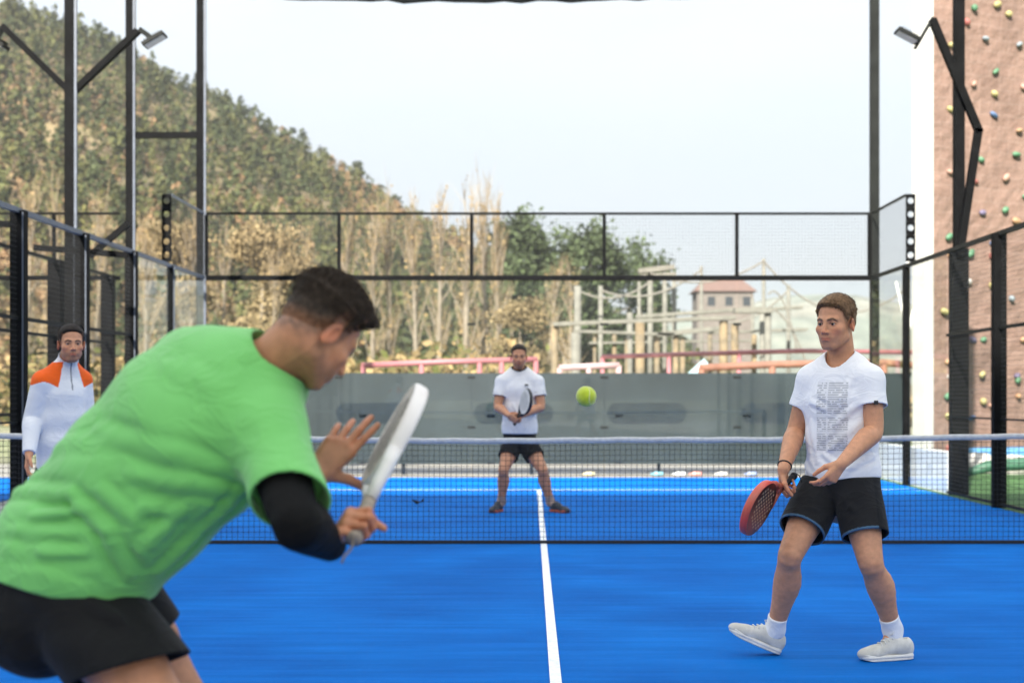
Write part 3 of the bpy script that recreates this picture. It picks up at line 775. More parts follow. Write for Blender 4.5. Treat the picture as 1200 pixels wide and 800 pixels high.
# ------------------------------------------------------------------ unseen tall block added behind the camera to shade the near half
cl = tag(empty('shade_block', (-20, -46, 0)), 'unseen tall cream block added beyond the near end of the court to cast shade', 'shade block')
b = MB(); b.box((-33, -58, -.05), (-8, -45, 34.3)); b.build('wall', mat('cream_render', (.5, .47, .42), .9, .08, .8), cl)
b = MB(); b.box((-33.3, -58.3, 34.3), (-7.7, -44.7, 34.7)); b.build('roof', STEEL2, cl)
for i in range(4):
    for z in (1.2, 5.2, 9.2, 13.2, 17.2, 21.2, 25.2, 29.2):
        b = MB(); b.box((-31 + i * 6.0, -45.02, z), (-28 + i * 6.0, -44.96, z + 2.0)); b.build('window', WIN, cl)
# ================================================================== hillside, woods and trees
SIL = [(-900, -260), (-500, -170), (-200, -90), (0, -12), (60, 2), (100, 12), (150, 38), (200, 70), (270, 98), (330, 135), (380, 160), (430, 192), (480, 228), (540, 262), (600, 300), (700, 345), (800, 392), (900, 415), (1300, 430), (2200, 440)]
HD = 300.0
sx_ = np.array([P(a, b, HD)[0] for a, b in SIL]); sz_ = np.array([P(a, b, HD)[2] for a, b in SIL])
def hill_h(x, y):
    d = y - CAM[1]
    xs = x * HD / np.maximum(d, 150.)                # the crest runs back fan-wise so the whole slope belongs to one ridge
    zc = np.interp(xs, sx_, sz_) - 5.0
    t = np.clip((d - 120) / (HD - 120), 0, 1)
    up = t ** 1.25
    back = np.clip((d - HD) / 260, 0, 1)
    return np.maximum(zc, 0) * up * (1 - .75 * back * back)
gx = np.linspace(-330, 420, 151); gy = np.linspace(CAM[1] + 110, CAM[1] + 620, 103)
X, Y = np.meshgrid(gx, gy); Z = hill_h(X, Y) - .4
for i in range(X.shape[0]):
    for j in range(X.shape[1]):
        Z[i, j] += min(Z[i, j] * .2, 2.2) * mnoise.noise((X[i, j] * .03, Y[i, j] * .03, .3))
n_ = X.shape[1]
fs = [(i*n_+j, i*n_+j+1, (i+1)*n_+j+1, (i+1)*n_+j) for i in range(X.shape[0]-1) for j in range(n_-1)]
HILLM = mat('hillside_scrub', (.11, .092, .042), .95, .3, .05, .0, tint=(.17, .122, .06))
tag(link('hill', np.stack([X, Y, Z], -1).reshape(-1, 3), np.array(fs), HILLM, smooth=True), kind='structure')
# low ridge far right
gx = np.linspace(-100, 1400, 120); gy = np.linspace(560, 900, 24)
X, Y = np.meshgrid(gx, gy)
pxr = X / (Y + 12.2) * F_PX + 622
pr = np.interp(pxr, [500, 780, 900, 1000, 1060, 1100, 1400], [395, 372, 345, 338, 345, 352, 340])
Z = (464 - pr) * 700 / F_PX * np.sin(np.clip((Y - 560) / 160, 0, 1) * math.pi / 2) * (1 - np.clip((Y - 760) / 140, 0, 1) ** 2) + 1
for i in range(X.shape[0]):
    for j in range(X.shape[1]): Z[i, j] += min(1, (Y[i, j] - 560) / 60) * 4 * mnoise.noise((X[i, j] * .02, Y[i, j] * .02, 7.3))
n_ = X.shape[1]
fs = [(i*n_+j, i*n_+j+1, (i+1)*n_+j+1, (i+1)*n_+j) for i in range(X.shape[0]-1) for j in range(n_-1)]
tag(link('far_ridge', np.stack([X, Y, Z], -1).reshape(-1, 3), np.array(fs), mat('far_ridge_woods', (.115, .13, .105), .95, .35, .08, tint=(.16, .155, .125)), smooth=True), kind='structure')

def leafy(m_name, rough=.75):
    m, t, b = new_mat(m_name)
    a = t.new('ShaderNodeAttribute'); a.attribute_name = 'Col'
    tc = t.new('ShaderNodeTexCoord'); nz = t.new('ShaderNodeTexNoise'); nz.inputs['Scale'].default_value = 1.7; t.L(tc.outputs['Object'], nz.inputs['Vector'])
    mr = t.new('ShaderNodeMapRange'); mr.inputs['To Min'].default_value = .6; mr.inputs['To Max'].default_value = 1.4; t.L(nz.outputs['Fac'], mr.inputs['Value'])
    sc = t.new('ShaderNodeVectorMath', operation='SCALE'); t.L(a.outputs['Color'], sc.inputs[0]); t.L(mr.outputs[0], sc.inputs['Scale'])
    t.L(sc.outputs[0], b.inputs['Base Color']); b.inputs['Roughness'].default_value = rough; b.inputs['Specular IOR Level'].default_value = .2
    return m
LEAF = leafy('foliage')

def leaf_quads(cen, size, rng, flat=.0):
    """one small randomly turned quad per centre -> verts (4n,3), faces"""
    n = len(cen)
    a = rng.normal(size=(n, 3)); a /= np.linalg.norm(a, axis=1)[:, None]
    b = rng.normal(size=(n, 3)); b -= a * (a * b).sum(1)[:, None]; b /= np.linalg.norm(b, axis=1)[:, None]
    s = (size * (0.6 + .8 * rng.random(n)))[:, None]
    v = np.stack([cen - a*s, cen + b*s*.6, cen + a*s, cen - b*s*.6], 1).reshape(-1, 3)
    return v, np.arange(4 * n).reshape(n, 4)

# woods covering the hillside: one mass
rng = np.random.default_rng(3)
kinds = [((.034, .043, .015), .30), ((.060, .064, .020), .24), ((.095, .092, .028), .14), ((.150, .100, .050), .13), ((.185, .115, .058), .09), ((.135, .105, .066), .10)]
V = []; CC = []
ntree = 0
while ntree < 6500:
    px = rng.uniform(-260, 860); d = rng.uniform(135, 325)
    x = (px - 622) * d / F_PX + CAM[0]; y = CAM[1] + d
    h = float(hill_h(np.array([x]), np.array([y]))[0])
    if h < .8: continue
    dens = mnoise.noise((x * .03, y * .03, 2.2))
    if dens < -.35 and rng.random() < .75: continue
    k = rng.choice(len(kinds), p=[q[1] for q in kinds])
    if mnoise.noise((x * .011, y * .011, 4.)) + (d - 215) / 260 > .12 and rng.random() < .72: k = rng.choice([0, 1])
    if mnoise.noise((x * .018, y * .018, 9.)) > .12 and rng.random() < .7: k = rng.choice([3, 4, 2])
    c = np.array(kinds[k][0]) * rng.uniform(.85, 1.18)
    ht = rng.uniform(2.2, 5.2) * (1.15 if k < 2 else .8); wd = ht * rng.uniform(.28, .42)
    nq = 52
    u = rng.normal(size=(nq, 3)); u /= np.linalg.norm(u, axis=1)[:, None]; r = rng.random(nq) ** .45
    tt = rng.random(nq)
    prof = np.where(k < 1, (1 - tt) ** .7 + .12, np.sin(np.pi * (.12 + .84 * tt)))
    cen = np.stack([u[:, 0] * wd * prof * r, u[:, 1] * wd * prof * r, ht * (.12 + .88 * tt)], 1) + [x, y, h - .8]
    v, _ = leaf_quads(cen, np.full(nq, ht * .085), rng)
    V.append(v); cc = c * rng.uniform(.86, 1.14, (nq, 1)); CC.append(np.repeat(cc, 4, 0)); ntree += 1
V = np.concatenate(V); CC = np.concatenate(CC)
o = link('hillside_wood', V, np.arange(len(V)).reshape(-1, 4), LEAF, colors=CC)
tag(o, 'mixed evergreen and bare brown wood covering the hillside', 'wood', kind='stuff')

BARK = mat('bark', (.20, .165, .12), .9, .25, 4); PALEBARK = mat('pale_bark', (.19, .16, .12), .9, .2, 4)
TWIG = leafy('twigs')
def tree_mesh(seed, h, wd, kind):
    """trunk (with limbs) and crown meshes at the origin"""
    rng = np.random.default_rng(seed)
    tb = MB(); tips = []
    lean = rng.normal(0, .03, 2) * h
    tr = [(lean[0]*t**2, lean[1]*t**2, h*t*.92) for t in np.linspace(0, 1, 7)]
    r0 = h * .016 + .05
    tb.tube(tr, [r0 * (1 - .86*t) for t in np.linspace(0, 1, 7)], 7)
    nl = {'poplar': 26, 'pine': 14, 'round': 16}[kind]
    for i in range(nl):
        t = rng.uniform(.16, .95) if kind == 'poplar' else rng.uniform(.3, .9)
        a = rng.uniform(0, 6.28); s = np.array([lean[0]*t*t, lean[1]*t*t, h*t*.92])
        if kind == 'poplar':
            L = h * rng.uniform(.12, .24); out = wd * rng.uniform(.45, 1.) * math.sin(math.pi * min(.95, .15 + .8*t)) ; e = s + [math.cos(a)*out, math.sin(a)*out, L]
        else:
            out = wd * rng.uniform(.5, .95) * (math.sin(math.pi*(.15+.75*t)) if kind == 'round' else 1 - .6*t); e = s + [math.cos(a)*out, math.sin(a)*out, h*rng.uniform(.02, .1)]
        m = (s + e) / 2 + [0, 0, -.1*out]
        tb.tube([s, m, e], [r0*.35*(1-.6*t), r0*.22*(1-.6*t), r0*.06], 5); tips.append((s, e))
    tips = np.array(tips)
    if kind == 'poplar':
        nt = 520; i = rng.integers(0, nl, nt); f = rng.random(nt)[:, None]
        base = tips[i, 0]*(1-f) + tips[i, 1]*f
        dirn = np.stack([rng.normal(0, .26, nt), rng.normal(0, .26, nt), np.ones(nt)], 1); dirn /= np.linalg.norm(dirn, axis=1)[:, None]
        L = h * rng.uniform(.05, .13, nt)[:, None]; sd = rng.normal(size=(nt, 3)); sd -= dirn*(sd*dirn).sum(1)[:, None]; sd /= np.linalg.norm(sd, axis=1)[:, None]
        w = rng.uniform(.008, .02, nt)[:, None]
        v = np.stack([base - sd*w, base + sd*w, base + dirn*L + sd*w*.3, base + dirn*L - sd*w*.3], 1).reshape(-1, 3)
        col = np.array([.235, .18, .105]) * rng.uniform(.6, 1.25, (nt, 1)); col = np.repeat(col, 4, 0)
        # dried leaves still on the twigs
        nl2 = 120; j = rng.integers(0, nt, nl2); cen = base[j] + dirn[j]*L[j]*rng.random((nl2, 1)) + rng.normal(0, .12, (nl2, 3))
        v2, _ = leaf_quads(cen, np.full(nl2, .13), rng)
        c2 = np.repeat(np.array([.245, .175, .08]) * rng.uniform(.6, 1.3, (nl2, 1)), 4, 0)
        v = np.concatenate([v, v2]); col = np.concatenate([col, c2])
    else:
        nc = 46 if kind == 'pine' else 60
        i = rng.integers(0, nl, nc); f = rng.uniform(.35, 1.08, (nc, 1)); cl = tips[i, 0]*(1-f) + tips[i, 1]*f
        cl[: nc//5] = np.array([lean[0], lean[1], h*.93]) + rng.normal(0, 1, (nc//5, 3)) * [wd*.22, wd*.22, h*.05]
        per = 110 if kind == 'pine' else 190; cen = np.repeat(cl, per, 0) + rng.normal(0, 1, (nc*per, 3)) * [wd*.17, wd*.17, h*.035]
        v, _ = leaf_quads(cen, np.full(nc*per, .17 if kind == 'pine' else .075), rng)
        if kind == 'pine': bc = np.array([.045, .062, .027])
        else: bc = np.array([.19, .145, .075])
        hue = np.repeat(rng.uniform(.65, 1.4, (nc, 1)), per, 0) * rng.uniform(.7, 1.3, (nc*per, 1))
        col = np.repeat(bc * hue, 4, 0)
    return tb, v, col
def add_tree(name, proto, loc, sc, rz, label, group, cat='tree'):
    tb, v, col, bm, lm, cache = proto
    if 't' not in cache:
        e = empty(name, loc); t = tb.build('trunk', bm, None); c = link('crown', v, np.arange(len(v)).reshape(-1, 4), lm, None, None, False, col)
        cache['t'] = t; cache['c'] = c
    else:
        e = empty(name, loc); t = cache['t'].copy(); c = cache['c'].copy(); COL.objects.link(t); COL.objects.link(c)
    t.parent = e; c.parent = e
    e.scale = sc; e.rotation_euler = (0, 0, rz)
    tag(e, label, cat, group)
    return e
popl = [(*tree_mesh(20 + i, 13, 1.5, 'poplar'), PALEBARK, TWIG, {}) for i in range(4)]
pines = [(*tree_mesh(40 + i, 11, 2.6, 'pine'), BARK, LEAF, {}) for i in range(3)]
rounds = [(*tree_mesh(60 + i, 6, 2.0, 'round'), BARK, LEAF, {}) for i in range(2)]
rg = random.Random(9)
# bare poplars: (px, top py)
pl = [(-60, 235), (-15, 222), (30, 216), (68, 226), (112, 238), (172, 262), (222, 256), (262, 282), (318, 300), (362, 276), (400, 262), (436, 250), (458, 234), (488, 246), (514, 232), (545, 240), (570, 216), (584, 240), (642, 310), (668, 318)]
for i, (px, py) in enumerate(pl):
    d = rg.uniform(72, 105); q = P(px, py, d); h = q[2]
    s = h / 13; ws = s * rg.uniform(.85, 1.25)
    add_tree('poplar_tree', popl[i % 4], (q[0], q[1], -.05), (ws, ws, s), rg.uniform(0, 6.28), 'bare straw coloured poplar in the row beneath the hill, behind the far glass wall', 'bare poplars in the row beneath the hill')
pn = [(604, 262, 'dark pine rising just right of the bare poplars'), (632, 272, 'wide dark pine behind the middle mesh panel'), (662, 290, 'low dark pine right of the wide one'), (690, 275, 'dark green pine left of the rope course platforms'), (716, 286, 'dark pine rising behind the mesh post above the ball'), (748, 298, 'small dark pine behind the rope course platforms'), (772, 312, 'lowest dark pine at the right end of the pine row'), (598, 300, 'lower dark pine in front of the first one')]
for i, (px, py, lab) in enumerate(pn):
    d = rg.uniform(100, 118); q = P(px, py, d); s = q[2] / 11
    add_tree('pine_tree', pines[i % 3], (q[0], q[1], -.05), (s * 1.0, s * 1.0, s), rg.uniform(0, 6.28), lab, 'dark pines beside the rope course')
for i, (px, py, d, w_, lab) in enumerate([(612, 352, 66, 1.0, 'rounded golden brown tree behind the far player'), (305, 268, 84, .8, 'yellow leaved tree behind the crouching player'), (205, 262, 90, .8, 'smaller yellow leaved tree beside the left corner pole'), (335, 292, 88, .7, 'yellow tree above the head of the crouching player')]):
    q = P(px, py, d); s = q[2] / 6
    add_tree('autumn_tree', rounds[i % 2], (q[0], q[1], -.05), (s * w_ * .9, s * w_ * .9, s), i * 1.7, lab, 'autumn coloured trees behind the court')
# undergrowth along the foot of the hill
nq = 26000; rng = np.random.default_rng(8)
px = rng.uniform(-80, 1080, nq); d = rng.uniform(58, 112, nq); x = (px - 622) * d / F_PX; y = CAM[1] + d
hh = (1.1 + 1.0 * np.array([mnoise.noise((a * .12, b * .12, 1.)) for a, b in zip(x, y)])) * np.where(px > 640, .8, 2.4)
cen = np.stack([x, y, rng.random(nq) * np.maximum(hh, .3)], 1)
v, f = leaf_quads(cen, np.full(nq, .24), rng)
cb = np.array([[.19, .135, .06], [.080, .088, .025], [.25, .18, .085], [.14, .115, .045]])[rng.integers(0, 4, nq)] * rng.uniform(.6, 1.3, (nq, 1))
tag(link('undergrowth', v, f, LEAF, colors=np.repeat(cb, 4, 0)), 'dry scrub and tall grass between the court and the trees', 'undergrowth', kind='stuff')
# ================================================================== people: shared anatomy
SKIN = mat('skin', (1, 1, 1), .5, .13, 38, .3, 300, spec=.4, sss=.06, attr=True, detail=9)
EYE = mat('eyeball', (1, 1, 1), .3, .0, 3, attr=True, spec=.15)
def hair_mat(name, col):
    return mat(name, col, .6, .45, 90, spec=.15)
def frame(F, Uh=(0, 0, 1)):
    """columns lateral, forward, up"""
    f = unit(F); u = np.asarray(Uh, float); u = unit(u - f * (u @ f)); l = np.cross(f, u)
    return np.stack([l, f, u], 1)

def head_sdf(q, jaw=1.0):
    """q: head-local points (lateral, forward, up), eye line at z = 0"""
    x = np.abs(q[:, 0]); m = np.stack([x, q[:, 1], q[:, 2]], 1).astype(np.float32)
    d = ell(m, (0, -.014, .040), (.0765, .0965, .080))
    d = smin(d, ell(m, (0, .022, -.030), (.0635, .072, .078)), .03)
    d = smin(d, ell(m, (0, .036, -.062), (.050 * jaw, .052, .050)), .025)
    d = smin(d, rc(m, (.052 * jaw, .004, -.066), (.020, .066, -.103), .0165, .0155), .022)        # jaw line
    d = smin(d, rc(m, (0, .070, -.103), (.012, .069, -.102), .0165, .015), .015)                   # chin
    d = smin(d, ell(m, (.046, .056, -.026), (.021, .022, .017)), .022)                             # cheekbone
    d = smin(d, rc(m, (.010, .084, .0175), (.042, .068, .0185), .0105, .011), .016)                  # brow
    d = smax(d, -ell(m, (.032, .097, -.001), (.0175, .020, .0125)), .013)                          # socket
    d = smin(d, ell(m, (.0318, .0705, -.0005), (.0152, .0145, .0135)), .006)                       # lids
    d = smax(d, -ell(m, (.0318, .0865, -.0018), (.0125, .0130, .0031)), .0022)                     # opening
    d = smin(d, rc(m, (0, .088, .008), (0, .109, -.034), .0075, .0105), .012)                      # nose
    d = smin(d, ell(m, (.0125, .097, -.038), (.0085, .0105, .0075)), .008)
    d = smax(d, -ell(m, (.0072, .100, -.047), (.0042, .006, .004)), .003)
    d = smin(d, ell(m, (0, .076, -.068), (.028, .021, .022)), .016)                                # muzzle
    d = smin(d, rc(m, (0, .0975, -.0635), (.022, .087, -.0675), .0052, .0028), .004)               # lips
    d = smin(d, rc(m, (0, .0965, -.0745), (.019, .0875, -.0715), .0066, .003), .005)
    d = smax(d, -rc(m, (0, .106, -.0690), (.024, .092, -.0695), .0036, .0016), .003)
    d = smax(d, -ell(m, (0, .103, -.0855), (.016, .010, .006)), .008)
    # ear
    R = frame((.30, .95, 0))
    R = np.stack([unit((.93, -.36, 0)), unit((.36, .93, -.18)), np.cross(unit((.93, -.36, 0)), unit((.36, .93, -.18)))], 1)
    e = ell(m, (.0835, -.010, -.012), (.0085, .0185, .0325), R)
    e = smax(e, -ell(m, (.0925, -.004, -.008), (.0070, .0105, .0195), R), .004)
    e = smin(e, ell(m, (.0785, .002, -.016), (.006, .006, .010)), .006)
    d = smin(d, e, .007)
    return d

def hairline(q):
    """height of the hair border at this place on the head"""
    return np.interp(q[:, 1], [-.12, -.085, -.055, -.028, -.016, .004, .010, .028, .046, .066, .085, .12], [-.056, -.054, -.046, -.022, .016, .018, -.018, .004, .052, .070, .077, .080]).astype(np.float32)

def hand_parts(wrist, F, N, right, curls, spread=(9, 2, -5, -12), thumb=((.55, .75, .25), (.8, .45, .35), (.9, .2, .4)), s=1.0):
    """palm and fingers as capsules. F wrist->knuckles, N the way the palm faces"""
    F = unit(F); N = unit(np.asarray(N, float) - F * (np.asarray(N) @ F)); T = np.cross(F, N) if right else np.cross(N, F)
    W = np.asarray(wrist, float); out = []
    base = [(.090, .0265), (.094, .0085), (.088, -.0095), (.079, -.026)]
    lens = [(.042, .025, .021), (.046, .029, .022), (.042, .027, .021), (.033, .020, .019)]
    rad = [.0093, .0096, .0090, .0080]
    for i in range(4):
        k = W + s * (base[i][0] * F + base[i][1] * T)
        out.append((W + s * (.016 * F + base[i][1] * .55 * T), k, .0155 * s, (.0128 - .0008 * i) * s, 'palm'))
        a = math.radians(spread[i]); Fi = unit(math.cos(a) * F + math.sin(a) * T); ang = 0; p = k
        for j in range(3):
            ang += math.radians(curls[i][j]); dr = math.cos(ang) * Fi + math.sin(ang) * N
            e = p + dr * lens[i][j] * s; r0 = rad[i] * s * (1 - .10 * j); out.append((p, e, r0, r0 * .90, 'f%d' % i)); p = e
    p = W + s * (.022 * F + .020 * T + .006 * N)
    for j, L in enumerate((.046, .034, .027)):
        v = thumb[j]; dr = unit(v[0] * F + v[1] * T + v[2] * N); e = p + dr * L * s
        out.append((p, e, (.0155, .0118, .0102)[j] * s, (.0118, .0102, .0082)[j] * s, 'palm' if j == 0 else 'th')); p = e
    return out
def hand_sdf(p, parts):
    pal = None; fing = {}
    for a, b, r0, r1, g in parts:
        d = rc(p, a, b, r0, r1)
        if g == 'palm': pal = d if pal is None else smin(pal, d, .012)
        else: fing[g] = d if g not in fing else smin(fing[g], d, .003)
    for g in fing.values(): pal = smin(pal, g, .005)
    return pal

class Person:
    pass

def build_person(S):
    """S: dictionary of joints (world), clothing and colours -> one person with clothes as children"""
    h = S.get('h', .0035)
    base = np.array(S['base'], float)
    H = frame(S['face'], S.get('up', (0, 0, 1))).astype(np.float32); O = np.asarray(S['head'], float); hs = S.get('hs', 1.0)
    tl = lambda p: ((p - O.astype(np.float32)) @ H) / hs
    tw = lambda q: O + hs * (H.astype(float) @ np.asarray(q, float))
    neck = np.asarray(S['neck'], float)
    loft = Loft(S['torso'])
    arms = S['arms']; legs = S['legs']; ls = S.get('limb', 1.0)
    hands = [hand_parts(a['wrist'], right=a['right'], **a['hand']) for a in arms]
    n0 = tw((0, -.030, -.045)); nr = S.get('neck_r', .058)
    def limb_arm(p, a, off=0.):
        sh, el, wr = a['shoulder'], a['elbow'], a['wrist']
        sh, el, wr = map(lambda v: np.asarray(v, float), (sh, el, wr))
        pt = [sh, sh + (el - sh) * .45, el, el + (wr - el) * .24, el + (wr - el) * .62, wr]
        return tube_sdf(p, spline(pt, np.array([.058, .052, .044, .0485, .038, .0275]) * ls + off, 3))
    def limb_leg(p, L, off=0.):
        hp, kn, an = [np.asarray(L[k], float) for k in ('hip', 'knee', 'ankle')]
        fw = unit(L['fwd']); bk = -fw
        pt = [hp, hp + (kn - hp) * .38 + fw * .012, hp + (kn - hp) * .76 + fw * .008, kn + fw * .004, kn + (an - kn) * .14, kn + (an - kn) * .36 + bk * .016, kn + (an - kn) * .64 + bk * .009, an]
        return tube_sdf(p, spline(pt, np.array([.098, .088, .067, .0575, .054, .065, .049, .037]) * ls + off, 3))
    def body(p):
        d = loft(p, -.012)
        d = smin(d, rc(p, neck - (n0 - neck) * .25, n0, nr * 1.06, nr * .96), .035)
        for a in arms:
            d = smin(d, rc(p, neck - (0, 0, .045), np.asarray(a['shoulder']) - (0, 0, .01), .05, .05), .04)
            c = (np.asarray(a['shoulder'], float) + a['wrist']) / 2
            d = smin(d, grouped(p, lambda q: limb_arm(q, a), c, .42), .03)
        for L in legs:
            c = (np.asarray(L['hip'], float) + L['ankle']) / 2
            d = smin(d, grouped(p, lambda q: limb_leg(q, L), c, .62), .03)
            # foot inside the shoe
            d = smin(d, rc(p, L['ankle'], np.asarray(L['heel']) + np.array(L['footdir']) * .15 + np.array(L['footup']) * .035, .03, .022), .02)
        hd = grouped(p, lambda q: head_sdf(tl(q), S.get('jaw', 1.0)) * hs, tw((0, 0, 0)), .19)
        d = smin(d, hd, .018)
        for a, hp_ in zip(arms, hands):
            c = np.mean([x[1] for x in hp_], 0)
            hh = grouped(p, lambda q: hand_sdf(q, hp_), c, .16)
            d = smin(d, hh, .010)
        return d
    pts = [O + .16, O - .16] + [np.asarray(v) for a in arms for v in (a['shoulder'], a['elbow'], a['wrist'])] + [x[1] for hp_ in hands for x in hp_] + [np.asarray(v) for L in legs for v in (L['hip'], L['knee'], L['ankle'], L['heel'])] + [np.asarray(s[0]) for s in S['torso']]
    pts += [np.asarray(L['heel']) + np.array(L['footdir']) * .2 for L in legs]
    lo = np.min(pts, 0) - .14; hi = np.max(pts, 0) + .14
    sk = np.array(S['skin'], np.float32)
    def skin_col(v):
        q = tl(v); c = np.tile(sk, (len(v), 1))
        near = ((np.abs(q) < .14).all(1))
        x = np.abs(q[:, 0])
        def mixin(m, col, a): 
            mm = (np.clip(m, 0, 1) * a)[:, None]; c[:] = c * (1 - mm) + np.array(col, np.float32) * mm
        on = near.astype(np.float32)
        # ruddiness of cheeks, nose, ears
        mixin(on * np.exp(-(((x - .045)/.022)**2 + ((q[:, 2]+.035)/.022)**2)) * (q[:, 1] > .03), sk * (1.12, .78, .72), .5)
        mixin(on * sstep(.07, .078, x) * (np.abs(q[:, 2]+.012) < .04), sk * (1.15, .75, .68), .6)
        mixin(on * np.exp(-((q[:, 0]/.014)**2 + ((q[:, 2]+.035)/.018)**2)) * (q[:, 1] > .095), sk * (1.1, .75, .7), .5)
        # beard shadow growing on jaw, chin, upper lip
        st = S.get('stubble', 0)
        if st:
            zb = np.interp(q[:, 1], [-.02, .0, .03, .06, .1], [-.04, -.03, -.055, -.06, -.05])
            mk = on * sstep(.008, -.020, q[:, 2] - zb) * sstep(-.15, -.115, q[:, 2]) * (q[:, 1] > -.02)
            mixin(mk * (.75 + .25 * wob(q.astype(np.float32), 300, 4)), S['beard'], st)
        # lips
        lm = np.exp(-((np.abs(q[:, 2] + .069) / .0085) ** 4)) * np.exp(-((x / .0225) ** 6)) * (q[:, 1] > .082) * on
        mixin(lm, sk * (.92, .52, .50), .75)
        # eyebrows
        bz = .0165 + .006 * np.clip((x - .012) / .02, 0, 1) - .010 * np.clip((x - .036) / .014, 0, 1)
        bm = np.exp(-(((q[:, 2] - bz) / .0052) ** 4)) * sstep(.008, .014, x) * sstep(.056, .046, x) * (q[:, 1] > .05) * on
        mixin(bm, np.array(S['hair_col']) * S.get('brow', .8), .92)
        # lash line
        ed = np.sqrt(((x - .0318) / .0135) ** 2 + ((q[:, 2] + .001) / .0062) ** 2)
        mixin(np.exp(-((ed - 1.0) / .22) ** 2) * (q[:, 2] > -.002) * (q[:, 1] > .07) * on, (.03, .018, .012), .8)
        # short hair at the temples under the cap of hair
        hl = hairline(q); mixin(on * sstep(-.03, .012, q[:, 2] - hl) * sstep(.05, .03, q[:, 1]) * (.8 + .4 * wob(q.astype(np.float32), 240, 14)), S['hair_col'], S.get('fade', .7))
        # fingers a little redder
        for hp_ in hands:
            for a_, b_, r0, r1, g in hp_:
                if g != 'palm':
                    s_, t_ = seg_t(v, a_, b_); mixin((s_ < .016) * .6, sk * (1.08, .82, .76), .5)
        return c
    person, _ = shape('person', body, lo, hi, h, SKIN, None, base, skin_col, slack=.03)
    tag(person, S['label'], 'person')
    # eyes
    for sx in (-1, 1):
        c = tw((sx * .0318, .0728, -.0008)); n_ = 14; vs = []; fs = []; cols = []
        gaze = unit(H.astype(float) @ unit(S.get('gaze', (0, 1, 0))))
        Rg = frame(gaze)
        for j in range(n_ + 1):
            th = math.pi * j / n_
            for i in range(20):
                ph = 2 * math.pi * i / 20
                l = np.array([math.sin(th) * math.cos(ph), math.cos(th), math.sin(th) * math.sin(ph)])
                vs.append(c + hs * .0122 * (Rg @ l)); cols.append((.02, .012, .008) if th < .26 else S.get('iris', (.10, .06, .03)) if th < .56 else (.30, .27, .255))
        for j in range(n_):
            for i in range(20):
                i2 = (i + 1) % 20; fs.append((j*20+i, j*20+i2, (j+1)*20+i2, (j+1)*20+i))
        link('eye', vs, fs, EYE, person, None, True, np.array(cols))
    # hair
    ts, tt = S['hair_t']; hm = hair_mat('hair_of_person', S['hair_col'])
    def hair(p):
        q = tl(p)
        cr = ell(q, (0, -.014, .040), (.0775, .0975, .081))
        cr = smin(cr, ell(q, (0, -.03, -.02), (.066, .07, .07)), .03)
        fr = S.get('quiff', 0.) * sstep(.0, .08, q[:, 1])
        th = ts + (tt - ts) * sstep(.02, .10, q[:, 2]) + fr * sstep(.05, .09, q[:, 2])
        th = th * (1 + .22 * wob(q, 60, 5)) + .0018 * wob(q, 260, 6, 6, (1, .5, .6))
        tw_ = sstep(.06, .02, q[:, 1]); th = -.007 + (th + .007) * sstep(-.006, .020 + .014 * tw_, q[:, 2] - hairline(q) - .004 - S.get('cap_lift', 0.) * sstep(.05, .015, q[:, 1]))
        d = cr - th
        e = ell(np.stack([np.abs(q[:, 0]), q[:, 1], q[:, 2]], 1), (.086, -.008, -.012), (.02, .022, .034))
        return smax(d, -e, .004) * hs
    def hair_c(v):
        q = tl(v); k = sstep(.0, S.get('fade_h', .025), q[:, 2] - hairline(q)) * .65 + .35; k = np.maximum(k, sstep(.03, .05, q[:, 1]))[:, None]
        return sk * (1 - k) + np.array(S['hair_col'], np.float32) * k
    hcm = mat('cropped_hair', (1, 1, 1), .6, .45, 90, spec=.15, attr=True)
    ho, hv = shape('hair', hair, O - .2, O + .2, S.get('hh', .003), hcm, person, None, hair_c, slack=.02)
    # separate strands give the cut its soft edge
    hq = tl(hv); on = (hq[:, 2] > hairline(hq) - .004 + .6 * S.get('cap_lift', 0.)); pool = np.nonzero(on)[0]
    rng = np.random.default_rng(S.get('seed', 1))
    ns = S.get('strands', 12000); pi = rng.choice(pool, ns); p0 = hq[pi]
    nrm = p0 - np.array([0, -.014, .03]); nrm /= np.linalg.norm(nrm, axis=1)[:, None]
    comb = np.array(S.get('comb', (0, .6, .2))) + np.stack([.5 * np.sign(p0[:, 0]) * (p0[:, 2] < .07), 0 * p0[:, 0], -.9 * (p0[:, 2] < .07)], 1)
    comb = comb - nrm * (comb * nrm).sum(1)[:, None]; dr = nrm * S.get('lift', .3) + comb + rng.normal(0, .16, (ns, 3)); dr /= np.linalg.norm(dr, axis=1)[:, None]
    L = (S.get('strand', .012) * (.4 + .6 * sstep(.0, .08, p0[:, 2])) * rng.uniform(.5, 1.3, ns))[:, None]
    sd = np.cross(dr, rng.normal(size=(ns, 3))); sd /= np.linalg.norm(sd, axis=1)[:, None]
    wd = .0008
    a0 = p0 - nrm * .002; vv = np.stack([a0 - sd*wd, a0 + sd*wd, a0 + dr*L + sd*wd*.3, a0 + dr*L - sd*wd*.3], 1).reshape(-1, 3)
    vw = O + hs * (vv @ H.T.astype(float)); link('hair_strands', vw, np.arange(4 * ns).reshape(-1, 4), hm, ho)

    # ---------------------------------------------------------------- shirt
    sh = S['shirt']; so = sh.get('off', .014)
    hem_c, hem_n = sh['hem']                      # keep the side where (p - c).n < 0
    nk_a, nk_b, nk_r = sh.get('neckhole', (neck - (n0 - neck) * .4, n0 + (n0 - neck) * .6, nr + .014))
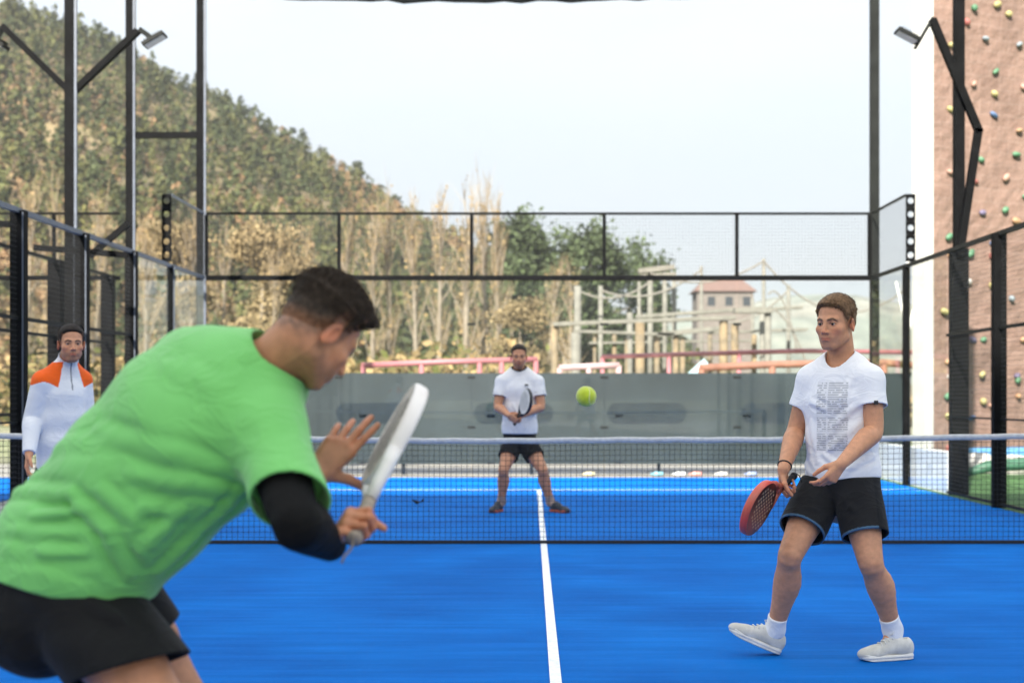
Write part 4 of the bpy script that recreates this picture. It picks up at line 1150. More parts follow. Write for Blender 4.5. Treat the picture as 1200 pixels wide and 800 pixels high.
    def sleeve(p, a, extra=0.):
        s_, e_, w_ = [np.asarray(a[k], float) for k in ('shoulder', 'elbow', 'wrist')]
        if sh.get('long'):
            d = smax(limb_arm(p, a, .013 + extra) - .003 * wob(p, 34, 9), plane(p, e_ + (w_ - e_) * .97, w_ - e_), .004)
            return d
        f = a.get('sleeve', .55); en = s_ + (e_ - s_) * (f + .25)
        r1 = a.get('sleeve_r', .073)
        st = s_ + np.asarray(a.get('sleeve_shift', (0, 0, 0)), float)
        return rc(p, st, en + np.asarray(a.get('sleeve_drop', (0, 0, 0)), float), .066 * ls + extra, r1 + extra)
    def cut(p, a):
        s_, e_ = np.asarray(a['shoulder'], float), np.asarray(a['elbow'], float); f = a.get('sleeve', .55)
        n_ = unit(e_ - s_) + np.asarray(a.get('cut_tilt', (0, 0, 0)), float)
        return plane(p, s_ + (e_ - s_) * f, n_)
    def shirt(p):
        d = loft(p, so)
        nb_ = neck - np.array([0, 0, .03])
        for a in arms:
            d = smin(d, rc(p, nb_, np.asarray(a['shoulder'], float), .062, .066), .05)
        if 'body' in sh: d = sh['body'](p, d)
        d = creases(p, d, sh.get('creases', ()))
        wv = sh.get('wob', .004)
        d = d - wv * wob(p, 14, 3, 8, sh.get('stretch')) - wv * .45 * wob(p, 38, 4, 8, sh.get('stretch'))
        for a in arms:
            s1 = sleeve(p, a) - .0028 * wob(p, 30, 9); s0 = s1
            if not sh.get('long'):
                s1 = smax(s1, cut(p, a), .006)
                hol = np.maximum(s0 + .007, -(cut(p, a) + .045)); s1 = smax(s1, -hol, .003)
            d = smin(d, s1, a.get('sleeve_k', .03))
        d = smax(d, plane(p, hem_c, hem_n) - .004 * wob(p, 18, 12), .006)
        if not sh.get('collar'):
            d = smax(d, -rc(p, nk_a, nk_b, nk_r, nk_r * .98), .006)
        else:
            d = smin(d, rc(p, neck - (n0 - neck) * .15, neck + (n0 - neck) * .50, nr + .014, nr + .010), .02)
            d = smax(d, -rc(p, neck + (n0 - neck) * .22, n0 + (n0 - neck), nr + .004, nr + .006), .004)
        return d
    spts = [np.asarray(s[0]) for s in S['torso']] + [np.asarray(a['shoulder']) for a in arms] + [np.asarray(a['elbow']) for a in arms] + ([np.asarray(a['wrist']) for a in arms] if sh.get('long') else [])
    slo = np.min(spts, 0) - .27; shi = np.max(spts, 0) + .27
    shirt_o, sv = shape(sh.get('name', 'shirt'), shirt, slo, shi, sh.get('h', .0045), sh['mat'], person, None, sh.get('colors'), slack=.03)
    if sh.get('print'): sh['print'](shirt_o, sv)
    S['shirt_f'] = shirt; S['limb_arm'] = limb_arm; S['head_w'] = tw
    # ---------------------------------------------------------------- shorts
    so_ = S['shorts']
    wc, wn_ = so_['waist']                        # keep the side where (p - c).n < 0
    hipc = (np.asarray(legs[0]['hip'], float) + legs[1]['hip']) / 2
    def leg_tube(p, L, extra=0.):
        hp, kn = np.asarray(L['hip'], float), np.asarray(L['knee'], float)
        f = L.get('short', .62); en = hp + (kn - hp) * (f + .2) + np.asarray(L.get('drop', (0, 0, 0)), float)
        fo = np.asarray(unit(L['fwd'])) * .010; return rc(p, hp + fo, en + fo, .112 * ls + extra, L.get('short_r', .112) + extra)
    def leg_cut(p, L):
        hp, kn = np.asarray(L['hip'], float), np.asarray(L['knee'], float)
        n_ = unit(kn - hp) + np.asarray(L.get('cut_tilt', (0, 0, 0)), float)
        return plane(p, hp + (kn - hp) * L.get('short', .62), n_)
    def shorts(p):
        dsp = .0035 * wob(p, 16, 21, 8) + .002 * wob(p, 42, 22, 8) - creases(p, np.zeros(len(p), np.float32), so_.get('creases', ()))
        d = smin(loft(p, .012), rc(p, hipc - (0, 0, .02), hipc - (0, 0, .085), .075, .055), .03) - dsp
        d = smax(d, plane(p, hipc - np.array([0, 0, .05]), (0, 0, -1)), .03) if not so_.get('full') else d
        for L in legs:
            s0 = leg_tube(p, L) - dsp; s1 = smax(s0, leg_cut(p, L), .006)
            hol = np.maximum(s0 + .008, -(leg_cut(p, L) + .05)); s1 = smax(s1, -hol, .003)
            d = smin(d, s1, .02)
        return smax(d, plane(p, wc, wn_), .008)
    pp = [np.asarray(L[k]) for L in legs for k in ('hip', 'knee')]
    def sh_col(v):
        c = np.tile(np.array(so_['col'], np.float32), (len(v), 1))
        if 'piping' in so_:
            for L in legs:
                dist = np.sqrt(((v - np.asarray(L['knee'])) ** 2).sum(1)); other = min(1e9, 1)
                m = (np.abs(leg_cut(v, L)) < .012) & (np.abs(leg_tube(v, L)) < .03)
                c[m] = so_['piping']
        if 'panel' in so_: so_['panel'](v, c)
        return c
    shape('shorts', shorts, np.min(pp, 0) - .25, np.max(pp, 0) + .25, so_.get('h', .0045), so_['mat'], person, None, sh_col, slack=.03)
    # ---------------------------------------------------------------- socks and shoes
    for L in legs:
        kn, an = np.asarray(L['knee'], float), np.asarray(L['ankle'], float)
        X = unit(L['footdir']); Zf = unit(L['footup']); Zf = unit(Zf - X * (Zf @ X)); Yf = np.cross(Zf, X); R = np.stack([X, Yf, Zf], 1).astype(np.float32)
        hl_ = np.asarray(L['heel'], float); fl = lambda p: (p - hl_.astype(np.float32)) @ R
        up = an + (kn - an) * L.get('sock', .24)
        def sock(p):
            d = rc(p, an, up, .043, .047); d = smin(d, rc(p, an, hl_ + X * .09 + Zf * .05, .044, .035), .03)
            return smax(d - .0016 * wob(p, 60, 2, 6, (.3, .3, 1)), plane(p, an + (up - an) * .93, up - an), .004)
        shape('sock', sock, np.minimum(an, up) - .12, np.maximum(an, up) + .12, .0045, S['sock_mat'], person)
        fs_ = S.get('foot', 1.0)
        def upper(p):
            q = fl(p) / fs_
            d = ell(q, (.048, 0, .052), (.054, .040, .058))
            d = smin(d, rc(q, (.085, 0, .062), (.19, .002, .036), .042, .036), .03)
            d = smin(d, ell(q, (.225, .004, .030), (.062, .045, .034)), .03)
            d = smin(d, rc(q, (.09, 0, .088), (.13, 0, .080), .026, .022), .02)
            d = smax(d, -ell(q, (.055, 0, .128), (.034, .030, .048)), .008)
            d = smax(d, .020 - q[:, 2], .004)
            return d * fs_
        def sole(p):
            q = fl(p) / fs_; g = q * np.array([1, 1, 0], np.float32)
            d2 = smin(rc(g, (.042, 0, 0), (.13, .001, 0), .043, .038), rc(g, (.13, .001, 0), (.228, .004, 0), .040, .050), .03)
            spring = .012 * np.clip((q[:, 0] - .19) / .09, 0, 1) ** 2
            dz = np.abs(q[:, 2] - .0135 - spring - .004 * sstep(.1, .0, q[:, 0])) - .0145
            return smax(d2 - .002 * np.sin(q[:, 2] * 420), dz, .006) * fs_
        c_ = hl_ + X * .14 + Zf * .05
        sho, _ = shape('shoe', upper, c_ - .21, c_ + .21, .004, S['shoe_mat'], person)
        shape('sole', sole, c_ - .21, c_ + .21, .004, S['sole_mat'], sho)
        lb = MB()
        for k in range(5):
            t = k / 4; a = hl_ + fs_ * (X * (.115 + .075 * t) + Zf * (.110 - .040 * t))
            w_ = .026; lb.tube([a - Yf * w_ - Zf * .012, a - Yf * w_ * .5 + Zf * .001, a + X * .010 + Zf * .002, a + Yf * w_ * .5 + Zf * .001, a + Yf * w_ - Zf * .012], .0030, 6)
        if S.get('laces', True):
            a = hl_ + fs_ * (X * .112 + Zf * .116)
            for s_ in (-1, 1):
                lb.tube([a, a + Yf * s_ * .018 + Zf * .022 - X * .005, a + Yf * s_ * .036 + Zf * .006 + X * .012, a + Yf * s_ * .012 + X * .010], .0026, 6)
            lb.build('laces', S['lace_mat'], sho, smooth=True)
    return person, hands, tw
# ================================================================== cloth
def cloth(name, var=.05, rough=.85, sheen=.1, wv=420, bump=.25, attr=True, col=(1, 1, 1), crumple=.16):
    """knit cloth: weave bump plus sharp-edged crumple creases"""
    m = mat(name, col, rough, var, 7, bump, wv, spec=.15, sheen=sheen, attr=attr)
    add_crumple(m, crumple); return m
def add_crumple(m, k):
    if not k: return
    t = NT(m); b = next(n for n in t.n if n.type == 'BSDF_PRINCIPLED')
    tc = t.new('ShaderNodeTexCoord'); mp = t.new('ShaderNodeMapping'); mp.inputs['Scale'].default_value = (1., 1., 1.5); mp.inputs['Rotation'].default_value = (.4, .5, .2)
    t.L(tc.outputs['Object'], mp.inputs[0])
    nz = t.new('ShaderNodeTexNoise'); nz.inputs['Scale'].default_value = 7.5; nz.inputs['Detail'].default_value = 2.5; nz.inputs['Distortion'].default_value = .9; t.L(mp.outputs[0], nz.inputs['Vector'])
    s1 = t.new('ShaderNodeMath', operation='SUBTRACT'); t.L(nz.outputs['Fac'], s1.inputs[0]); s1.inputs[1].default_value = .5
    s2 = t.new('ShaderNodeMath', operation='ABSOLUTE'); t.L(s1.outputs[0], s2.inputs[0])
    s3 = t.new('ShaderNodeMapRange'); s3.inputs['From Max'].default_value = .12; s3.inputs['To Min'].default_value = 1.; s3.inputs['To Max'].default_value = 0.; t.L(s2.outputs[0], s3.inputs['Value'])
    s4 = t.new('ShaderNodeMath', operation='POWER'); t.L(s3.outputs[0], s4.inputs[0]); s4.inputs[1].default_value = 1.6
    bp = t.new('ShaderNodeBump'); bp.inputs['Strength'].default_value = k; bp.inputs['Distance'].default_value = .014; t.L(s4.outputs[0], bp.inputs['Height'])
    old = b.inputs['Normal'].links
    if old: t.L(old[0].from_socket, bp.inputs['Normal'])
    t.L(bp.outputs[0], b.inputs['Normal'])
BLACKC = cloth('black_polyester', .2, .8, .05)
SOCKW = cloth('white_sock', .06, .9, .2, 200, .4, False, (.75, .75, .76))
SHOEW = mat('offwhite_shoe', (.60, .58, .53), .7, .12, 30, .3, 160, spec=.3, tint=(.52, .50, .45))
SOLEW = mat('white_rubber', (.66, .64, .60), .6, .1, 20)
LACE = mat('lace', (.66, .65, .62), .85, .1, 60)

def ray_hit(px, py, f, d0, d1, n=260):
    ds = np.linspace(d0, d1, n); pts = np.stack([P(px, py, d) for d in ds]).astype(np.float32); v = f(pts)
    i = np.argmax(v < 0) if (v < 0).any() else np.argmin(v)
    return pts[i].astype(float)

def racket(name, label, cen, ax, lat, m_face, m_rim, m_grip, holes=True, L=.290, W=.255, T=.036, group=None, strap=None):
    """padel bat: cen = centre of the oval head, ax = handle -> tip, lat = across the face"""
    a = unit(ax); l = unit(np.asarray(lat) - a * (np.asarray(lat) @ a)); n = np.cross(a, l); cen = np.asarray(cen, float)
    base = cen - a * .28
    root = tag(empty(name, base), label, 'padel racket')
    def outline(s):
        pts = []
        for k in range(64):
            t = 2 * math.pi * k / 64; c, si = math.cos(t), math.sin(t)
            y = L / 2 * c; x = W / 2 * math.copysign(abs(si) ** .92, si) * (1 + .05 * c)
            pts.append((x * s, y * s))
        return pts
    rings = []
    for s, z in ((.955, -T/2), (.985, -T/2 + .003), (1.0, -T/2 + .010), (1.0, T/2 - .010), (.985, T/2 - .003), (.955, T/2)):
        rings.append([cen + l * x + a * y + n * z for x, y in outline(s)])
    vs = sum(rings, []); fs = []
    for j in range(5):
        for k in range(64): fs.append((j*64+k, j*64+(k+1) % 64, (j+1)*64+(k+1) % 64, (j+1)*64+k))
    link('rim', vs, fs, m_rim, root, smooth=True)
    # perforated faces: each face is a fine grid of cells, holes drilled right through
    hp = []
    if holes:
        for i in range(-4, 5):
            for j in range(-5, 5):
                x = .0235 * i; y = .0235 * j + (.01175 if i % 2 else 0)
                if (x / (W * .5 - .030)) ** 2 + ((y + .004) / (L * .5 - .034)) ** 2 < 1: hp.append((x, y))
    fz = MB()
    def face(z, flip):
        o = outline(.957); vs = [cen + l * x + a * y + n * z for x, y in o]
        bm_v = vs
        fz.add(vs + [cen + n * z], [((k, (k + 1) % 64, 64) if not flip else ((k + 1) % 64, k, 64)) for k in range(64)])
    face(T/2, False); face(-T/2, True)
    fo = fz.build('face', m_face, root)
    for sgn in (-1, 1):
        hb = MB()
        for x, y in hp:
            c = cen + l * x + a * y + n * sgn * (T/2 + .0007); r = .0062
            ring = [c + r * (math.cos(q) * l + math.sin(q) * a) for q in np.linspace(0, 2 * math.pi, 13)[:-1]]
            ring2 = [p_ - n * sgn * .0005 for p_ in ring]
            hb.add(ring + ring2, [tuple(range(12)) if sgn > 0 else tuple(range(12))[::-1]] + [(k, k + 12, (k + 1) % 12 + 12, (k + 1) % 12) for k in range(12)])
        if hp: hb.build('hole_pattern', m_face_hole[0], fo)
    # throat: two arms running into the grip
    tb = MB()
    g0 = cen - a * (L / 2 + .085)
    for s in (-1, 1):
        p0 = cen - a * (L * .40) + l * s * W * .27; p1 = cen - a * (L * .5 + .04) + l * s * .026; p2 = g0 + l * s * .006
        pts = [p0, (p0 + p1) / 2 + l * s * .006, p1, p2]; tb.tube(pts, [.017, .0165, .0155, .0145], 10)
    tb.cbox(cen - a * (L * .5 + .058), (.022, .012, .020), np.stack([l, n, a], 1))
    tb.build('throat', m_rim, root, smooth=True)
    gb = MB(); g1 = g0 - a * .125
    pts = [g0 + a * .01 + (g1 - g0) * t for t in np.linspace(0, 1, 26)]
    gb.tube(pts, [.0155 + .0008 * (i % 2) for i in range(26)], 12); gb.tube([g1, g1 - a * .012], [.0185, .0175], 12)
    gb.build('grip', m_grip, root, smooth=True)
    if strap:
        sb = MB(); s0 = g1 - a * .010; sb.tube([s0] + [s0 + np.asarray(q) for q in strap], .0028, 6); sb.build('wrist_cord', m_grip, root, smooth=True)
    return root
GRIPB = mat('black_grip', (.014, .014, .015), .7, .2, 60, .3, 200)
m_face_hole = [mat('pale_hole', (.50, .34, .22), .6, .1, 8)]

# ================================================================== the player in the white tee (right)
def print_mat():
    m, t, b = new_mat('printed_cotton')
    a = t.new('ShaderNodeAttribute'); a.attribute_name = 'Col'
    sp = t.new('ShaderNodeSeparateColor'); t.L(a.outputs['Color'], sp.inputs[0])
    def math_(op, x, y=None):
        n = t.new('ShaderNodeMath', operation=op)
        if isinstance(x, (int, float)): n.inputs[0].default_value = x
        else: t.L(x, n.inputs[0])
        if y is not None:
            if isinstance(y, (int, float)): n.inputs[1].default_value = y
            else: t.L(y, n.inputs[1])
        return n.outputs[0]
    u, v, k = sp.outputs[0], sp.outputs[1], sp.outputs[2]
    row = math_('FLOOR', math_('MULTIPLY', v, 30.)); fr = math_('FRACT', math_('MULTIPLY', v, 30.))
    line = math_('LESS_THAN', fr, .52)
    cv = t.new('ShaderNodeCombineXYZ'); t.L(math_('MULTIPLY', u, 7.), cv.inputs[0]); t.L(math_('MULTIPLY', row, 1.37), cv.inputs[1])
    nz = t.new('ShaderNodeTexNoise'); nz.inputs['Scale'].default_value = 1.0; nz.inputs['Detail'].default_value = 3; t.L(cv.outputs[0], nz.inputs['Vector'])
    ink = math_('GREATER_THAN', nz.outputs['Fac'], .44)
    gap = math_('MULTIPLY', math_('GREATER_THAN', math_('ABSOLUTE', math_('SUBTRACT', u, .36)), .03), math_('GREATER_THAN', math_('ABSOLUTE', math_('SUBTRACT', v, .50)), .022))
    gap2 = math_('GREATER_THAN', math_('ABSOLUTE', math_('SUBTRACT', v, .26)), .018)
    band = math_('MULTIPLY', math_('GREATER_THAN', u, .80), .0)
    k1 = math_('MULTIPLY', math_('MULTIPLY', line, ink), math_('MULTIPLY', math_('MULTIPLY', gap, gap2), k))
    wash = math_('MULTIPLY', k, .13)                              # pale grey ground printed behind the lines
    tot = math_('MINIMUM', math_('ADD', math_('MULTIPLY', k1, .42), wash), 1.)
    mx = t.new('ShaderNodeMix', data_type='RGBA'); t.L(tot, mx.inputs[0]); mx.inputs[6].default_value = (.80, .79, .80, 1); mx.inputs[7].default_value = (.10, .10, .115, 1)
    t.L(mx.outputs[2], b.inputs['Base Color'])
    tc = t.new('ShaderNodeTexCoord'); n3 = t.new('ShaderNodeTexNoise'); n3.inputs['Scale'].default_value = 420; t.L(tc.outputs['Object'], n3.inputs['Vector'])
    bp = t.new('ShaderNodeBump'); bp.inputs['Strength'].default_value = .25; bp.inputs['Distance'].default_value = .004; t.L(n3.outputs['Fac'], bp.inputs['Height']); t.L(bp.outputs[0], b.inputs['Normal'])
    b.inputs['Roughness'].default_value = .85; b.inputs['Specular IOR Level'].default_value = .2; b.inputs['Sheen Weight'].default_value = .1
    add_crumple(m, .16)
    return m
rF = unit((-.52, -.855, 0)); rL = np.array([.855, -.52, 0])
pc = P(985, 487, 6.95)
def rm_print(v):
    q = v - pc; u = (q @ rL) / .155 + .5; w = q[:, 2] / .32 + .5; fr = q @ rF
    k = ((u > .02) & (u < .98) & (w > 0) & (w < 1) & (fr > .03)).astype(float)
    return np.stack([np.clip(u, 0, 1), np.clip(w, 0, 1), k], 1)
def D(px, py, d): return P(px, py, d)
rm_tors = [(D(989, 590, 6.95), rL, .150, .108), (D(988, 550, 6.95), rL, .150, .108), (D(987, 510, 6.95), rL, .146, .106), (D(985, 470, 6.96), rL, .160, .112), (D(985, 444, 6.97), rL, .145, .085), (D(986, 429, 6.98), rL, .092, .066)]
rm_hit = lambda px, py, f=Loft(rm_tors): ray_hit(px, py, lambda p: f(p, .02), 6.5, 7.1)
rm_cr = []
for a, b, w, hgt in (((1008, 470), (975, 500), .012, .006), ((1012, 490), (968, 530), .014, .007), ((1020, 512), (975, 548), .013, .007), ((1026, 532), (992, 550), .012, .006), ((950, 490), (958, 545), .014, .005), ((962, 530), (990, 552), .011, .005), ((1000, 440), (985, 470), .013, .004), ((948, 470), (970, 480), .012, .005), ((942, 540), (950, 558), .012, .005)):
    rm_cr.append((rm_hit(*a), rm_hit(*b), w * 1.05, hgt * 1.6))
heelR = D(913, 767, 6.98); heelL = D(1069, 771, 6.88); heelL[2] = 0.0
ra = unit((-.56, -.72, -.34)); rn_ = np.array([.80, -.47, -.36])
W_r = D(918, 550, 6.86); Fr = np.array([-.25, -.1, -.96]); Fr = unit(Fr - ra * (Fr @ ra)); Nr = np.cross(ra, Fr)
def panelcol(v, c):
    # darker glossy side panel down the outside of the left leg
    m = (v[:, 0] > D(1021, 600, 6.85)[0]) ; c[m] = (.006, .0065, .008)
RM = dict(base=(D(985, 464, 6.9)[0], -5.3, 0), head=D(979, 378, 6.93), face=(-.66, -.75, -.10), up=(.02, 0, 1), neck=D(986, 421, 6.98), hs=1.02, jaw=1.08, neck_r=.062,
    torso=rm_tors, skin=(.53, .25, .135), hair_col=(.19, .112, .060), brow=.30, hair_t=(.006, .014), quiff=.003, strand=.016, comb=(-.5, .7, .1), lift=.10, stubble=.14, beard=(.24, .13, .08), h=.0034, seed=2, iris=(.06, .05, .035),
    arms=[dict(right=True, shoulder=D(951, 445, 7.03), elbow=D(933, 504, 7.06), wrist=W_r, sleeve=.56, sleeve_r=.070, cut_tilt=(0, 0, .05),
               hand=dict(F=Fr, N=Nr, curls=[(48, 80, 40), (58, 82, 45), (62, 84, 45), (66, 84, 45)], spread=(5, 1, -3, -8), thumb=((.5, .6, .5), (.75, .3, .6), (.75, -.1, .65)))),
          dict(right=False, shoulder=D(1019, 445, 6.86), elbow=D(1024, 504, 6.80), wrist=D(986, 543, 6.60), sleeve=.54, sleeve_r=.074, cut_tilt=(0, 0, .1),
               hand=dict(F=(-.60, -.22, -.76), N=(-.45, .75, .12), curls=[(22, 34, 20), (34, 42, 25), (44, 50, 28), (52, 55, 30)], spread=(6, 2, -2, -6), thumb=((.75, .45, .45), (.88, .15, .4), (.9, .0, .4))))],
    legs=[dict(hip=D(964, 574, 7.0), knee=D(927, 650, 6.79), ankle=D(908, 738, 6.97), heel=heelR, footdir=(-.90, -.10, .41), footup=(.41, 0, .9), fwd=(-.72, -.65, .2), short=.65, short_r=.110, sock=.20),
          dict(hip=D(1005, 572, 6.9), knee=D(1021, 659, 6.74), ankle=D(1046, 737, 6.88), heel=heelL, footdir=(-.96, -.26, 0), footup=(0, 0, 1), fwd=(-.62, -.78, 0), short=.66, short_r=.106, sock=.20)],
    shirt=dict(mat=print_mat(), off=.017, hem=(D(987, 563, 6.95), (.04, -.12, -1)), creases=rm_cr, colors=rm_print, h=.004, wob=.0055, neckhole=(D(984, 427, 6.94), D(984, 402, 6.94), .068), seam=0),
    shorts=dict(mat=BLACKC, col=(.012, .012, .013), piping=(.06, .12, .19), panel=panelcol, waist=(D(985, 557, 6.95), (0, 0, 1)),
                creases=[(D(985, 600, 6.78), D(935, 590, 6.8), .014, .007), (D(990, 590, 6.76), D(1020, 610, 6.76), .014, .006), (D(975, 580, 6.78), D(945, 612, 6.75), .013, .006)]),
    sock_mat=SOCKW, shoe_mat=SHOEW, sole_mat=SOLEW, lace_mat=LACE, foot=.98, limb=1.0,
    label='man in printed white tee and black shorts walking with a red racket')
pr, hands_r, tw_r = build_person(RM)
# wristband, sleeve tag
wb = MB(); c = W_r + (np.asarray(RM['arms'][0]['elbow']) - W_r) * .10; ax = unit(np.asarray(RM['arms'][0]['elbow']) - W_r)
x_ = unit(np.cross(ax, (0, 1, 0))); y_ = np.cross(ax, x_)
wb.tube([c + .0315 * (math.cos(t) * x_ + math.sin(t) * y_) for t in np.linspace(0, 2 * math.pi, 25)], .004, 6); wb.build('wristband', GRIPB, pr, smooth=True)
a1 = RM['arms'][1]; sp_ = ray_hit(1026.5, 471.5, RM['shirt_f'], 6.6, 7.0)
tb_ = MB(); tb_.cbox(sp_, (.009, .006, .009)); tb_.build('sleeve_tag', GRIPB, pr)
grip_c = W_r + Fr * .083 + Nr * .030
REDF = mat('red_black_face', (.17, .022, .012), .35, .3, 12, spec=.5, tint=(.012, .010, .010))
REDR = mat('red_rim', (.62, .055, .035), .4, .15, 10, spec=.5, tint=(.40, .10, .06))
racket('padel_racket', 'red and black perforated padel racket held low beside the white tee player', grip_c + ra * .272 + np.array([-.02, 0, .016]), ra, np.cross(rn_, ra), REDF, REDR, GRIPB, strap=[(.01, .03, .012), (.028, .02, .0), (.036, .0, -.03)])

# ================================================================== the crouching player in green (foreground)
gR = unit((.557, -.628, -.544))
fm_tors = [(D(38, 705, 3.40), gR, .185, .135), (D(92, 645, 3.38), gR, .182, .135), (D(160, 572, 3.36), gR, .190, .138), (D(222, 508, 3.34), gR, .205, .138), (D(268, 466, 3.33), gR, .185, .105), (D(302, 440, 3.33), gR, .085, .075)]
fm_l = Loft(fm_tors)
fm_hit = lambda px, py: ray_hit(px, py, lambda p: fm_l(p, .026), 2.9, 3.5)
Z3 = lambda x, y: (x / 1.6, 300 + y / 1.6)
fm_cr = []
for a, b, w, hgt in [((20, 440), (140, 448), .016, .012), ((125, 440), (205, 520), .015, .013), ((195, 505), (250, 605), .016, .014), ((50, 488), (190, 470), .014, .008), ((5, 548), (195, 592), .015, .009), ((10, 515), (150, 520), .013, .006), ((170, 322), (330, 372), .018, .010), ((320, 365), (480, 412), .017, .011), ((230, 405), (360, 432), .016, .009), ((350, 428), (470, 440), .015, .009), ((590, 325), (480, 420), .014, .010), ((560, 300), (470, 350), .016, .008), ((465, 425), (380, 515), .014, .013), ((385, 510), (290, 600), .015, .013), ((350, 470), (260, 560), .018, .009), ((90, 360), (260, 350), .02, .007), ((450, 180), (560, 300), .018, .006), ((300, 200), (420, 260), .025, .005), ((250, 470), (350, 480), .016, .008), ((180, 430), (260, 500), .016, .009), ((60, 555), (170, 560), .014, .007)]:
    fm_cr.append((fm_hit(*Z3(*a)), fm_hit(*Z3(*b)), w * .85, hgt * 1.35))
GREEN = cloth('green_jersey', .06, .72, .25, 520, .3, False, (.155, .475, .125), .22)
fa = unit((.165, .80, .575)); fl_ = np.array([-.21 * .93 - .66 * .38, .72, .21 * .38 - .66 * .93])
fW = D(389, 640, 3.24); fF = np.array([.40, -.55, .62]); fF = unit(fF - fa * (fF @ fa)); fN = np.cross(fa, fF)
fh_R = np.array([D(80, 700, 3.32), D(195, 850, 3.2), D(135, 1066, 3.25)]); fh_L = np.array([D(108, 682, 3.52), D(212, 826, 3.58), D(190, 1010, 3.75)])
def drop(v, z=0): v = np.array(v, float); v[2] = z; return v
FM = dict(base=(D(170, 464, 3.4)[0], -8.8, 0), head=D(375, 388, 3.30), face=(.57, .50, -.65), up=(.45, .25, .86), neck=D(318, 432, 3.33), hs=.94, neck_r=.064,
    torso=fm_tors, skin=(.46, .21, .11), hair_col=(.040, .029, .021), cap_lift=.006, fade_h=.06, hair_t=(.002, .022), quiff=.008, strand=.012, comb=(0, .6, .2), lift=.7, stubble=.55, beard=(.09, .052, .03), h=.0032, hh=.0028, seed=4, strands=16000, fade=.80,
    arms=[dict(right=True, shoulder=D(316, 506, 3.22), elbow=D(346, 608, 3.04), wrist=fW, sleeve=.80, sleeve_r=.088, sleeve_k=.06, cut_tilt=(-.25, 0, .15),
               hand=dict(F=fF, N=fN, curls=[(50, 80, 40), (58, 82, 45), (62, 84, 45), (66, 84, 45)], spread=(5, 1, -3, -8), thumb=((.5, .6, .5), (.55, .2, .8), (.2, -.3, .9)))),
          dict(right=False, shoulder=D(222, 424, 3.46), elbow=D(285, 537, 3.58), wrist=D(368, 558, 3.42), sleeve=.6,
               hand=dict(F=(.62, .22, .75), N=(-.20, .95, -.15), curls=[(4, 10, 6), (14, 14, 8), (26, 24, 12), (30, 26, 12)], spread=(4, 1, -5, -9), thumb=((.45, .85, .1), (.25, .95, .1), (.2, .97, .1)), s=1.08))],
    legs=[dict(hip=fh_R[0], knee=fh_R[1], ankle=fh_R[2], heel=drop(fh_R[2] - (.05, .02, 0)), footdir=(.86, .5, 0), footup=(0, 0, 1), fwd=(.8, .55, .2), short=.58, short_r=.128, cut_tilt=(-.35, .1, -.35)),
          dict(hip=fh_L[0], knee=fh_L[1], ankle=drop(fh_L[2], .1), heel=drop(fh_L[2] - (.05, .02, 0)), footdir=(.8, .6, 0), footup=(0, 0, 1), fwd=(.8, .55, .2), short=.50, short_r=.112)],
    shirt=dict(mat=GREEN, off=.026, hem=(D(75, 674, 3.4), (-.18, .1, -1)), creases=fm_cr, h=.004, wob=.005, neckhole=(D(305, 440, 3.33), D(350, 400, 3.31), .083)),
    shorts=dict(mat=BLACKC, full=True, col=(.008, .008, .0085), waist=(D(60, 650, 3.4), (-.3, 0, 1)), h=.004,
                creases=[(D(20, 735, 3.25), D(150, 722, 3.2), .018, .008), (D(100, 700, 3.2), D(185, 745, 3.15), .016, .009)]),
    sock_mat=SOCKW, shoe_mat=SHOEW, sole_mat=SOLEW, lace_mat=LACE, limb=1.1,
    label='man in a green jersey bending forward in the foreground with a white racket')
pf, hands_f, tw_f = build_person(FM)
SLEEVE = cloth('black_arm_sleeve', .3, .8, .0, 300, .3, False, (.006, .006, .006))
for a in FM['arms']:
    e_, w_, s_ = [np.asarray(a[k], float) for k in ('elbow', 'wrist', 'shoulder')]
    def asl(p):
        d = FM['limb_arm'](p, a, .0045)
        d = d - .0018 * wob(p, 55, 31, 8) - .0008 * wob(p, 120, 33, 8)
        return smax(smax(d, plane(p, w_, w_ - e_), .004), plane(p, s_ + (e_ - s_) * .25, s_ - e_), .004)
    shape('arm_sleeve', asl, np.min([s_, e_, w_], 0) - .1, np.max([s_, e_, w_], 0) + .1, .004, SLEEVE, pf)
fg = fW + fF * .083 + fN * .030
WFACE = mat('pale_racket_face', (.42, .39, .36), .45, .25, 9, spec=.5); WRIM = mat('white_racket_rim', (.76, .74, .71), .35, .08, 7, spec=.5, tint=(.72, .66, .61))
hole_keep = m_face_hole[0]; m_face_hole[0] = mat('dark_hole', (.03, .03, .03), .8)
racket('padel_racket', 'white padel racket raised upright by the man in green', fg + fa * (.098 + .085 + .145), fa, fl_, WFACE, WRIM, mat('tan_grip', (.30, .25, .20), .8, .2, 60, .3, 200), strap=[(-.006, .004, -.02), (-.02, .0, -.035), (-.026, 0, -.05)])

